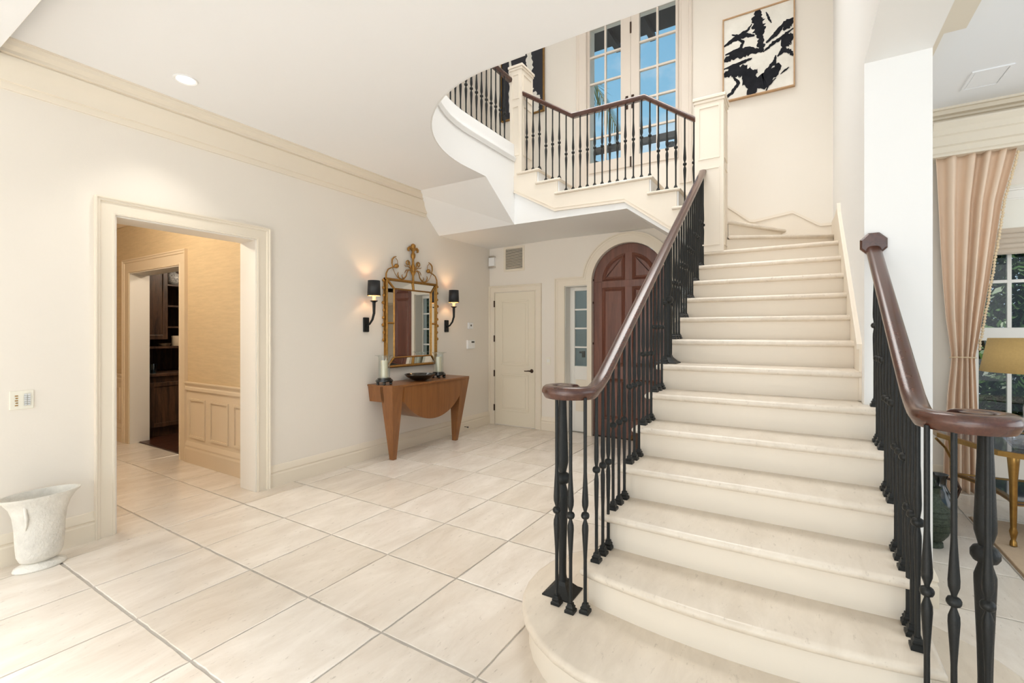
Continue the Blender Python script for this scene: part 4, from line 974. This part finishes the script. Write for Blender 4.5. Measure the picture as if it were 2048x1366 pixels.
painting('abstract_painting', -.784, -.042, 4.20, 5.187, 'black and white abstract painting in pale wood frame on the stair wall', M['canvas'], M['framew'], [
    (.17, (.50, 0), (.50, .12), (.52, .22), (.54, .34)), (.10, (.55, .30), (.55, .42), (.56, .52)), (.03, (.62, .05), (.66, .14), (.70, .2)), (.035, (.42, .14), (.36, .2), (.22, .24), (.12, .20)),
    (.06, (0, .32), (.15, .27), (.30, .25), (.46, .29)), (.045, (.18, .26), (.30, .33), (.24, .40), (.02, .43)), (.11, (0, .50), (.15, .46), (.35, .45), (.54, .50)), (.045, (0, .60), (.25, .58), (.42, .56)),
    (.14, (0, .68), (.12, .66), (.26, .68), (.38, .74), (.50, .73)), (.05, (.14, .72), (.22, .82), (.12, .92), (0, .98)), (.06, (.62, .42), (.75, .35), (.88, .25), (1, .22)), (.10, (.86, .33), (.94, .27), (1, .25)),
    (.045, (.58, .52), (.72, .45), (.86, .40), (1, .34)), (.15, (.84, .52), (.92, .45), (1, .42)), (.06, (.78, .62), (.86, .56), (.95, .60), (1, .66)), (.05, (.76, .60), (.74, .68), (.62, .76), (.56, .86)),
    (.16, (.28, .83), (.42, .85), (.58, .88), (.72, .80), (.82, .72)), (.16, (.36, .92), (.44, .98), (.48, 1.0)), (.035, (.34, .90), (.46, .93), (.58, .92)), (.03, (.62, 1.0), (.66, .93), (.76, .87)), (.022, (.82, .84), (.94, .78)), (.05, (.28, .80), (.40, .80), (.50, .74))],
    M['paint'])
painting('abstract_painting', -3.95, -3.20, 4.71, 5.75, 'dark abstract painting with pale streaks behind the gallery newel', M['canvasd'], M['brass'], [
    (.16, (.66, .05), (.68, .25), (.66, .52), (.70, .60)), (.08, (.62, .56), (.70, .57)), (.22, (.78, .70), (.80, .85), (.84, 1.0)), (.12, (.62, .78), (.64, .9), (.62, 1.0)), (.05, (.62, .64), (.78, .65)), (.12, (.2, .1), (.25, .5), (.2, .9))], M['canvas'])

# ------------------------------------------------------------------ living room
cur = thing('curtain', (1.25, 5.62, 0), 'long beige pleated curtain tied back beside the living room window', 'curtain')
def xr(z):
    P_ = [(0, 1.115, 1.375), (.4, 1.125, 1.365), (.9, 1.15, 1.345), (1.15, 1.172, 1.336), (1.216, 1.176, 1.333), (1.30, 1.168, 1.345), (1.6, 1.135, 1.385), (1.9, 1.115, 1.425), (2.2, 1.10, 1.46), (2.6, 1.085, 1.505), (3.05, 1.065, 1.60)]
    for p, q in zip(P_, P_[1:]):
        if z <= q[0]: t = (z-p[0])/(q[0]-p[0]); return p[1]+(q[1]-p[1])*t, p[2]+(q[2]-p[2])*t
    return P_[-1][1:]
nz, nx = 56, 200; vs_ = []; fs = []
for i in range(nz+1):
    z = .008 + (3.05-.008)*i/nz; xa, xb = xr(z)
    sq = (xb-xa)/.52; amp = .048 - .014*math.exp(-((z-1.216)/.25)**2)
    for j in range(nx+1):
        s_ = j/nx; ph = 2*pi*(4.6*s_ + .14*sin(7*s_+1.3)) + .12*sin(z*1.1+5*s_)
        am = amp*(.75+.25*sin(17*s_+.6*z+2))
        vs_.append((xa + (xb-xa)*s_ + .004*sin(2*ph)*sq, 5.71 - am*cos(ph), z))
for i in range(nz):
    for j in range(nx): a_ = i*(nx+1)+j; fs.append((a_, a_+1, a_+nx+2, a_+nx+1))
cl = MB().add(vs_, fs).build('drape', M['drape'], cur, smooth=80, fix=False); so = cl.modifiers.new('solid', 'SOLIDIFY'); so.thickness = .003
tr_ = []
for q in range(25):
    t = 2*pi*q/24; tr_.append((1.2545+.088*cos(t), 5.71+.062*sin(t), 1.218 - .006*sin(t)))
MB().tube(tr_, .005, 6).build('tieback', M['rope'], cur, smooth=50)
mm = MB(); rnd = random.Random(2)
for q in range(64):
    z = 1.30 + (3.0-1.30)*q/63; xb = xr(z)[1]; mm.lathe([(.003, -.016), (.010, -.008), (.012, 0), (.006, .012)], (xb+.014+rnd.uniform(-.003, .003), 5.70, z), 6)
tag(mm.build('tassel_trim', M['rope'], cur, smooth=40), kind='stuff')
# window with roman shade
W4 = sempty('window_4', (2.0, YL, WZ0), 'white double-hung living room window')
y0, y1 = YL+.10, YL+.15
frame_y(WX0, WX1, WZ0, WZ1, y0-.02, y1+.02, .05).build('frame', M['frame'], W4)
B(WX0-.05, WX1+.05, YL-.05, y0, WZ0-.035, WZ0).build('sill', M['frame'], W4, bevel=.005)
B(WX0+.05, WX1-.05, y0, y1, 1.37, 1.49).build('meeting_rail', M['frame'], W4, bevel=.006)
vx = [1.62, 1.99, 2.36]
for z0, z1, hz in ((WZ0+.05, 1.37, [.665, 1.02][:1]), (1.49, WZ1-.05, [1.91, 2.25])):
    for x in vx: B(x-.014, x+.014, y0+.01, y1-.01, z0, z1).build('glazing_bar', M['frame'], W4)
    for z in hz: B(WX0+.05, WX1-.05, y0+.011, y1-.011, z-.014, z+.014).build('glazing_bar', M['frame'], W4)
    xx = [WX0+.05]+vx+[WX1-.05]; zs = [z0]+hz+[z1]
    for a_, b_ in zip(xx, xx[1:]):
        for c_, d_ in zip(zs, zs[1:]): B(a_, b_, y0+.022, y0+.027, c_, d_).build('pane', M['pane'], W4)
casing('trim_15', 'y', YL, [(WX0, WZ0), (WX0, WZ1), (WX1, WZ1), (WX1, WZ0)], .11, M['frame'], 'white casing of the living room window', -1)
rs = thing('roman_shade', (2.0, YL-.02, 2.13), 'gathered woven roman shade pulled up in the living room window', 'shade')
B(WX0+.01, WX1-.01, YL-.012, YL-.004, 2.36, 2.75).build('flat_cloth', M['liner'], rs)
for q in range(5):
    z = 2.14 + q*.045; MB().prism([(YL-.006, z), (YL-.03-.006*(q % 2), z+.006), (YL-.036-.006*(q % 2), z+.022), (YL-.022, z+.05), (YL-.006, z+.05)], 'x', WX0+.01, WX1-.01).build('fold', M['shade'], rs, smooth=60)
# glass-topped brass table
gt = thing('brass_table', (1.55, 4.85, 0), 'octagonal brass two-tier table with smoked top in the living room', 'table')
oct_ = [(1.15, 4.36), (1.95, 4.36), (2.15, 4.56), (2.15, 5.14), (1.95, 5.34), (1.15, 5.34), (.92, 5.12), (.92, 4.92)]
oct_ = [(1.14, 4.40), (1.25, 4.345), (1.95, 4.345), (2.15, 4.55), (2.15, 5.10), (1.95, 5.30), (1.15, 5.30), (.93, 5.16), (.93, 4.93)]
def ring_frame(poly, z0, z1, wd):
    n = len(poly); c = Vector((sum(p[0] for p in poly)/n, sum(p[1] for p in poly)/n)); inn = [Vector(p) + (c-Vector(p)).normalized()*wd for p in poly]
    mm = MB()
    for i in range(n): j = (i+1) % n; mm.prism([poly[i], poly[j], inn[j], inn[i]], 'z', z0, z1)
    return mm
ring_frame(oct_, .615, .650, .03).build('top_frame', M['brass'], gt); MB().prism([Vector(p).lerp(Vector((1.54, 4.85)), .03) for p in oct_], 'z', .632, .646).build('table_top', M['tabletop'], gt)
low = []
ctr = Vector((1.54, 4.85)); fr4 = [Vector((1.22, 4.42)), Vector((1.98, 4.46)), Vector((1.96, 5.24)), Vector((1.06, 5.10))]
for i in range(4):
    p, q = fr4[i], fr4[(i+1) % 4]; mid = (p+q)/2 + (ctr-(p+q)/2)*.28
    for t_k in range(6):
        t = t_k/6; low.append(tuple(p*(1-t)**2 + mid*2*t*(1-t) + q*t*t))
ring_frame(low, .285, .312, .03).build('shelf_frame', M['brass'], gt); MB().prism(low, 'z', .292, .306).build('shelf', M['tabletop'], gt)
for p in fr4:
    MB().lathe([(.012, 0), (.020, .006), (.018, .03), (.012, .045), (.018, .075), (.022, .10), (.016, .125), (.017, .14), (.022, .45), (.030, .56), (.033, .60), (.026, .615)], (p.x, p.y, .0145), 12).build('leg', M['brass'], gt, smooth=40)
MB().tube([(.93, 4.95, .60), (1.0, 5.03, .52), (1.05, 5.09, .42), (1.06, 5.10, .30)], .010, 8).build('scroll_brace', M['brass'], gt, smooth=50)
cb = thing('crystal_bowl', (1.285, 4.52, .65), 'flared cut crystal bowl on the brass table', 'bowl')
n = 28; pr_ = [(.03, .0), (.036, .004), (.05, .02), (.075, .05), (.095, .085), (.092, .086), (.07, .052), (.045, .026), (.01, .016)]
vs_ = []; fs = []
for r_, z in pr_:
    for i in range(n):
        t = 2*pi*i/n; rr_ = r_*(1 + (.05 if i % 2 else -.03)); vs_.append((1.285+rr_*cos(t), 4.52+rr_*sin(t), .65+z+(.006 if (i % 4 == 0 and z > .08) else 0)))
for q in range(len(pr_)-1):
    for i in range(n): j = (i+1) % n; fs.append((q*n+i, q*n+j, (q+1)*n+j, (q+1)*n+i))
MB().add(vs_, fs).build('cut_body', M['crystal'], cb)
lp = thing('table_lamp', (1.44, 4.78, .65), 'glass jar table lamp with wide gold fabric shade', 'lamp')
lx, ly = 1.46, 4.80
MB().lathe([(.07, 0), (.075, .01), (.072, .03), (.078, .05), (.085, .25), (.070, .33), (.045, .36), (.042, .38)], (lx, ly, .65), 24, cap=False).build('jar', M['crystal'], lp, smooth=60)
MB().lathe([(.085, 0), (.085, .012), (.075, .016)], (lx, ly, .648), 24).build('base', M['brass'], lp, smooth=40)
MB().lathe([(.045, .38), (.030, .40), (.012, .41), (.008, .78), (.012, .79), (.010, .80)], (lx, ly, .65), 16).build('stem', M['brass'], lp, smooth=40)
sh = MB().lathe([(.31, .51), (.265, .755)], (lx, ly, .65), 40, cap=False).build('lamp_shade', M['lampsh'], lp, smooth=60); sh.modifiers.new('solid', 'SOLIDIFY').thickness = .003
MB().lathe([(.004, .80), (.012, .81), (.014, .82), (.008, .835)], (lx, ly, .65), 10).build('finial', M['brass'], lp, smooth=40)
for a_ in range(3):
    t = 2*pi*a_/3; MB().tube([(lx, ly, 1.40), (lx+.26*cos(t), ly+.26*sin(t), 1.395)], .003, 5).build('shade_spider', M['brass'], lp)
# bronze vase and jug by the wall end
vz = thing('bronze_vase', (.76, 4.2, 0), 'dark green embossed vase standing behind the stair wall', 'vase')
MB().lathe([(.055, 0), (.062, .004), (.060, .03), (.048, .038), (.062, .05), (.088, .09), (.105, .15), (.110, .20), (.102, .25), (.078, .28), (.056, .305), (.047, .33), (.045, .385), (.056, .40), (.050, .402), (.040, .385), (.04, .33)], (.765, 4.2, 0), 28).build('body', M['vase'], vz, smooth=50)
for z, r_ in ((.12, .099), (.165, .109), (.215, .110), (.25, .103)): MB().lathe([(r_-.003, -.004), (r_+.003, 0), (r_-.003, .004)], (.765, 4.2, z), 28, cap=False).build('band', M['vase'], vz, smooth=50)
rnd = random.Random(7)
for q in range(10):
    t = rnd.uniform(0, 6.28); r_ = rnd.uniform(.005, .03); MB().tube([(.765+r_*.6*cos(t), 4.2+r_*.6*sin(t), .395), (.765+r_*1.2*cos(t), 4.2+r_*1.2*sin(t), .43+rnd.uniform(0, .03)), (.765+r_*1.5*cos(t), 4.2+r_*1.5*sin(t), .44+rnd.uniform(0, .03))], [.006, .007, .002], 6).build('cast_leaf', M['vase'], vz)
jg = thing('dark_jug', (.83, 4.5, 0), 'dark glazed jug with handle behind the embossed vase', 'jug')
MB().lathe([(.06, 0), (.075, .02), (.10, .12), (.095, .22), (.060, .29), (.042, .33), (.045, .39), (.056, .41), (.045, .40), (.036, .33)], (.87, 4.55, 0), 24).build('body', M['lacq'], jg, smooth=50)
MB().tube([(.915, 4.55, .385), (.965, 4.55, .37), (.985, 4.55, .32), (.965, 4.55, .25)], [.009, .010, .010, .008], 8).build('handle', M['bronze'], jg, smooth=50)
rg = thing('rug', (2.2, 4.4, 0), 'beige area rug with darker edge under the brass table', 'rug')
B(1.125, 3.6, 2.4, 4.985, .001, .004).build('border', M['rugb'], rg); B(1.135, 3.59, 2.41, 4.975, .001, .014).build('pile', M['rug'], rg, bevel=.004)
# ------------------------------------------------------------------ pantry cabinets
XCAB = -7.5
cb_ = thing('base_cabinet', (-7.8, 3.6, 0), 'dark oak base cabinet in the pantry', 'cabinet')
B(-8.28, XCAB-.02, 2.77, 4.6, .10, .84).build('body', M['oak'], cb_); B(-8.25, XCAB-.05, 2.77, 4.6, .011, .10).build('plinth', M['oak'], cb_)
for a_, b_ in ((2.80, 3.30), (3.34, 3.90), (3.94, 4.56)):
    d = B(XCAB-.02, XCAB-.002, a_, b_, .14, .755).build('door', M['oak'], cb_)
    m = MB(); t = .055
    m.box(XCAB-.002, XCAB+.01, a_, a_+t, .14, .755).box(XCAB-.002, XCAB+.01, b_-t, b_, .14, .755).box(XCAB-.002, XCAB+.01, a_+t, b_-t, .14, .20).box(XCAB-.002, XCAB+.01, a_+t, b_-t, .70, .755); m.build('door_frame', M['oak'], d, bevel=.004)
wt = thing('worktop', (-7.8, 3.6, .84), 'dark wood pantry worktop on the base cabinet', 'worktop')
B(-8.28, XCAB+.025, 2.76, 4.6, .84, .88).build('slab', M['oak'], wt, bevel=.006); struct(B(-8.299, -8.285, 2.77, 4.6, .0, 1.22).build('wall_pantry', M['oak']), 'dark panel behind the pantry worktop')
wc = thing('wall_cabinet', (-8.0, 3.4, 1.22), 'dark oak pantry wall cabinet with open shelves', 'cabinet')
B(-8.28, XCAB-.12, 2.77, 4.6, 1.22, 1.25).build('shelf', M['oak'], wc)
B(-8.28, XCAB-.16, 2.77, 3.075, 1.40, 2.74).build('closed_body', M['oak'], wc)
d = B(XCAB-.16, XCAB-.14, 2.78, 3.07, 1.345, 2.6).build('door', M['oak'], wc)
m = MB(); t = .06
m.box(XCAB-.14, XCAB-.125, 2.78, 2.78+t, 1.345, 2.6).box(XCAB-.14, XCAB-.125, 3.07-t, 3.07, 1.345, 2.6).box(XCAB-.14, XCAB-.125, 2.78+t, 3.07-t, 1.345, 1.41).box(XCAB-.14, XCAB-.125, 2.78+t, 3.07-t, 2.5, 2.6); m.build('door_frame', M['oak'], d, bevel=.005)
for z in (1.52, 1.82, 2.12): B(-8.28, XCAB-.16, 3.075, 4.6, z-.012, z+.012).build('shelf', M['oak'], wc)
B(-8.29, -8.27, 3.075, 4.6, 1.25, 2.74).build('back_board', M['oak'], wc)
j = thing('ginger_jar', (-7.75, 3.22, 2.132), 'round patterned porcelain jar on the top pantry shelf', 'jar')
MB().lathe([(.04, 0), (.055, .004), (.085, .05), (.095, .10), (.08, .15), (.045, .175), (.03, .18), (.032, .19), (.01, .20), (.008, .215), (.001, .22)], (-7.76, 3.19, 2.132), 22).build('body', M['pottery'], j, smooth=60)
j = thing('fluted_dish', (-7.68, 3.03, 1.25), 'shallow fluted silver dish on the lower pantry shelf', 'dish')
MB().lathe([(.05, 0), (.06, .005), (.085, .035), (.09, .04), (.08, .038), (.04, .01)], (-7.72, 3.06, 1.25), 16).build('body', M['silver'], j)
j = thing('round_box', (-7.72, 3.27, 1.25), 'tan cylindrical box on the lower pantry shelf', 'box')
MB().lathe([(.065, 0), (.067, .004), (.067, .11), (.069, .112), (.069, .14), (.06, .145)], (-7.76, 3.24, 1.25), 20).build('body', M['hallt'], j, smooth=40)
j = thing('glass_tumbler', (-7.56, 2.86, .88), 'blue glass tumbler on the pantry worktop', 'glass')
MB().lathe([(.025, 0), (.03, .004), (.038, .13), (.035, .13), (.026, .012)], (-7.56, 2.875, .88), 18, cap=False).build('body', M['blueg'], j, smooth=50)
j = thing('glass_decanter', (-7.62, 2.82, .88), 'cut glass decanter with disc stopper on the pantry worktop', 'decanter')
MB().lathe([(.05, 0), (.055, .01), (.055, .10), (.03, .14), (.012, .16), (.014, .19)], (-7.66, 2.83, .88), 16).build('body', M['blueg'], j, smooth=50); MB().lathe([(.002, .19), (.03, .205), (.045, .235), (.03, .265), (.002, .28)], (-7.66, 2.83, .88), 14).build('stopper', M['crystal'], j)
# basket by the front door
bk = thing('basket', (-1.62, 5.55, 0), 'small dark brown basket with pale ring handle near the front door', 'basket')
MB().lathe([(.10, 0), (.11, .01), (.125, .18), (.135, .24), (.125, .24), (.10, .02)], (-1.60, 5.62, 0), 24).build('body', M['basket'], bk, smooth=40)
MB().tube([(-1.735+.0*q, 5.60+.03*cos(2*pi*q/12), .16+.03*sin(2*pi*q/12)) for q in range(13)], .005, 6).build('ring_handle', M['brass'], bk, smooth=40)

# ------------------------------------------------------------------ outside: porch, hedge, trees, palm, pergola
def leaves(n, c, size, ls, seed, shell=False):
    rnd = random.Random(seed); vs_ = []; fs = []
    for k in range(n):
        p = Vector((rnd.uniform(-1, 1)*size[0], rnd.uniform(-1, 1)*size[1], rnd.uniform(-1, 1)*size[2])) + Vector(c)
        d = Vector((rnd.gauss(0, 1), rnd.gauss(0, 1), rnd.gauss(0, 1))).normalized(); e_ = d.orthogonal().normalized(); l = ls*rnd.uniform(.6, 1.4)
        q = len(vs_); vs_ += [p - d*l, p + e_*l*.42, p + d*l, p - e_*l*.42]; fs.append((q, q+1, q+2, q+3))
    return MB().add(vs_, fs)
struct(B(-8, 4, YB+.3, 14, -.2, -.02).build('floor', M['pave']), 'pale porch paving outside')
pw = thing('porch_wall', (-3.3, 8.2, 0), 'grey porch side wall outside the front door', 'wall')
B(-5.2, -2.86, 7.55, 7.75, -.02, 3.0).build('wall_face', M['porch'], pw)
hg = thing('hedge', (-.9, 7.8, 0), 'leafy green hedge outside the front door', 'hedge')
tag(leaves(5200, (-1.0, 7.75, 1.3), (1.5, .35, 1.35), .055, 1).build('foliage', M['leaf'], hg, fix=False), kind='stuff')
B(-2.4, .4, 8.05, 8.12, 0, 2.5).build('inner_mass', M['leafd'], hg)
for q in range(4): MB().tube([(-2.0+.7*q, 7.8, -.02), (-1.95+.7*q, 7.78, 1.0), (-2.0+.7*q, 7.75, 2.2)], [.04, .03, .015], 7).build('stem', M['bark'], hg)
tr1 = thing('garden_tree', (2.2, 8.4, 0), 'dense dark green tree outside the living room window', 'tree')
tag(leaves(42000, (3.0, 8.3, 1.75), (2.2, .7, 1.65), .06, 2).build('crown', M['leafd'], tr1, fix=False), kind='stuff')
tag(leaves(1500, (3.0, 7.9, 2.0), (2.2, .4, 1.4), .07, 5).build('lit_leaves', M['leaf'], tr1, fix=False), kind='stuff')  # lighter leaf colour stands in for sunlight on the tree
MB().tube([(2.35, 8.0, -.02), (2.45, 8.05, .7), (2.3, 8.1, 1.6), (2.5, 8.2, 2.6)], [.12, .10, .08, .05], 10).build('trunk', M['bark'], tr1, smooth=60)
MB().tube([(2.45, 8.05, .7), (2.9, 8.0, 1.2), (3.2, 8.1, 1.9)], [.06, .05, .03], 8).build('branch', M['bark'], tr1, smooth=60)
struct(B(XP, 6, YL+.25, 12, -.2, -.03).build('floor', M['leaf']), 'lawn outside the living room')
# palm
pm = thing('palm_tree', (-4.6, 8.4, -.02), 'palm tree with drooping green fronds outside the French window', 'palm')
MB().tube([(-4.6, 8.4, -.02), (-4.55, 8.4, 3.0), (-4.45, 8.4, 6.3)], [.16, .13, .10], 10).build('trunk', M['bark'], pm, smooth=60)
def frond(a_, pts, ll, seed):
    rnd = random.Random(seed); pts = [Vector(p) for p in pts]; fine = []
    for i in range(len(pts)-1):
        for q in range(14): fine.append(pts[i].lerp(pts[i+1], q/14))
    vs_ = []; fs = []; n = len(fine)
    for i, f in enumerate(fine[3:]):
        d = (fine[min(i+4, n-1)]-fine[i+2]).normalized(); sd = d.cross(Vector((0, 1, .2))).normalized()
        for s in (-1, 1):
            l = ll*(1-.55*i/n)*rnd.uniform(.8, 1.1); tip = f + d*l*.8 + sd*s*l*.45 + Vector((0, rnd.uniform(-.08, .08), -l*.45)); wv = d*.02
            q = len(vs_); vs_ += [f-wv, f+wv, (f+tip)/2+wv*1.2, tip, (f+tip)/2-wv*1.2]; fs.append((q, q+1, q+2, q+3, q+4))
    fo = MB().tube(pts, [.02, .016, .012, .006][:len(pts)], 6).build('frond', M['palm'], pm)
    tag(MB().add(vs_, fs).build('leaflets', M['palm'], fo, fix=False), kind='stuff')
frond(0, [(-4.45, 8.4, 6.3), (-3.8, 8.2, 6.45), (-3.15, 8.05, 5.95), (-2.70, 8.0, 4.95)], .62, 1)
frond(1, [(-4.45, 8.4, 6.3), (-3.7, 8.3, 7.0), (-3.0, 8.2, 7.25), (-2.5, 8.1, 7.0)], .42, 2)
frond(2, [(-4.45, 8.4, 6.3), (-5.2, 8.3, 6.6), (-5.8, 8.3, 6.2), (-6.1, 8.2, 5.2)], .42, 3)
p2 = thing('palm_tree', (-1.0, 12, -.02), 'distant palm top beside the right leaf of the French window', 'palm')
MB().tube([(-1.35, 12, -.02), (-1.35, 12, 6.25)], [.1, .08], 8).build('trunk', M['bark'], p2)
rnd = random.Random(4)
for q in range(12):
    t = 2*pi*q/12; MB().tube([(-1.35, 12, 6.25), (-1.35+.28*cos(t), 12+.1*sin(t), 6.42+.06*sin(2*t)), (-1.35+.5*cos(t), 12+.2*sin(t), 6.22)], [.02, .03, .004], 5).build('frond', M['palm'], p2)
pg = thing('pergola', (-2.0, 8.5, 0), 'dark timber pergola beyond the French window', 'pergola')
B(-4.2, .4, 8.40, 8.52, 4.86, 4.96).build('beam', M['beamd'], pg)
for q in range(5):
    x = -3.6 + .8*q; MB().prism([(x, 8.52), (x+.09, 8.52), (x+.9, 10.2), (x+.81, 10.2)], 'z', 4.72, 4.83).build('rafter', M['beamd'], pg)
B(-4.2, .4, 10.2, 10.3, 4.70, 4.84).build('beam', M['beamd'], pg)
for x in (-4.1, .3): B(x-.08, x+.08, 8.38, 8.54, -.02, 4.86).build('post', M['beamd'], pg)
ev = thing('roof_eave', (-1.9, 6.6, 6.0), 'dark brown roof eave above the French window', 'eave')
B(-4.4, .6, YB+.3, 7.35, 6.12, 6.22).build('soffit_board', M['beamd'], ev)
for q in range(9): B(-4.2+.55*q, -4.12+.55*q, YB+.3, 7.4, 6.02, 6.12).build('rafter_tail', M['beamd'], ev)

# ------------------------------------------------------------------ unseen hall and pantry lamps added to brighten those rooms; foyer downlight
hl = thing('hall_fill_light', (-5.6, 1.2, 2.90), 'added round ceiling light brightening the golden hall', 'ceiling light')
MB().lathe([(.02, .05), (.14, .05), (.15, .03), (.12, .0), (.05, -.02), (.001, -.025)], (-5.6, 1.2, 2.90), 24).build('bowl', M['lit'], hl, smooth=60)
l = bpy.data.lights.new('hall_fill_bulb', 'POINT'); l.energy = 78; l.color = (1, .86, .68); l.shadow_soft_size = .12
lo_o = bpy.data.objects.new('hall_fill_bulb', l); COL.objects.link(lo_o); lo_o.parent = hl; lo_o.location = (0, 0, -.12)
l = bpy.data.lights.new('downlight', 'SPOT'); l.energy = 25; l.color = (1, .95, .88); l.spot_size = radians(100); l.spot_blend = .7; l.shadow_soft_size = .05
lo_o = bpy.data.objects.new('downlight', l); COL.objects.link(lo_o); lo_o.parent = t_; lo_o.location = (0, 0, -.02)

pl = thing('pantry_fill_light', (-6.6, 3.6, 2.68), 'added small round ceiling light brightening the dark pantry', 'ceiling light')  # unseen lamp added to brighten the pantry cabinets
MB().lathe([(.02, .07), (.10, .07), (.11, .05), (.08, .02), (.03, .005), (.001, 0)], (-6.6, 3.6, 2.68), 20).build('bowl', M['lit'], pl, smooth=60)
l = bpy.data.lights.new('pantry_fill_bulb', 'POINT'); l.energy = 45; l.color = (1, .85, .68); l.shadow_soft_size = .1
lo_o = bpy.data.objects.new('pantry_fill_bulb', l); COL.objects.link(lo_o); lo_o.parent = pl; lo_o.location = (0, 0, -.08)
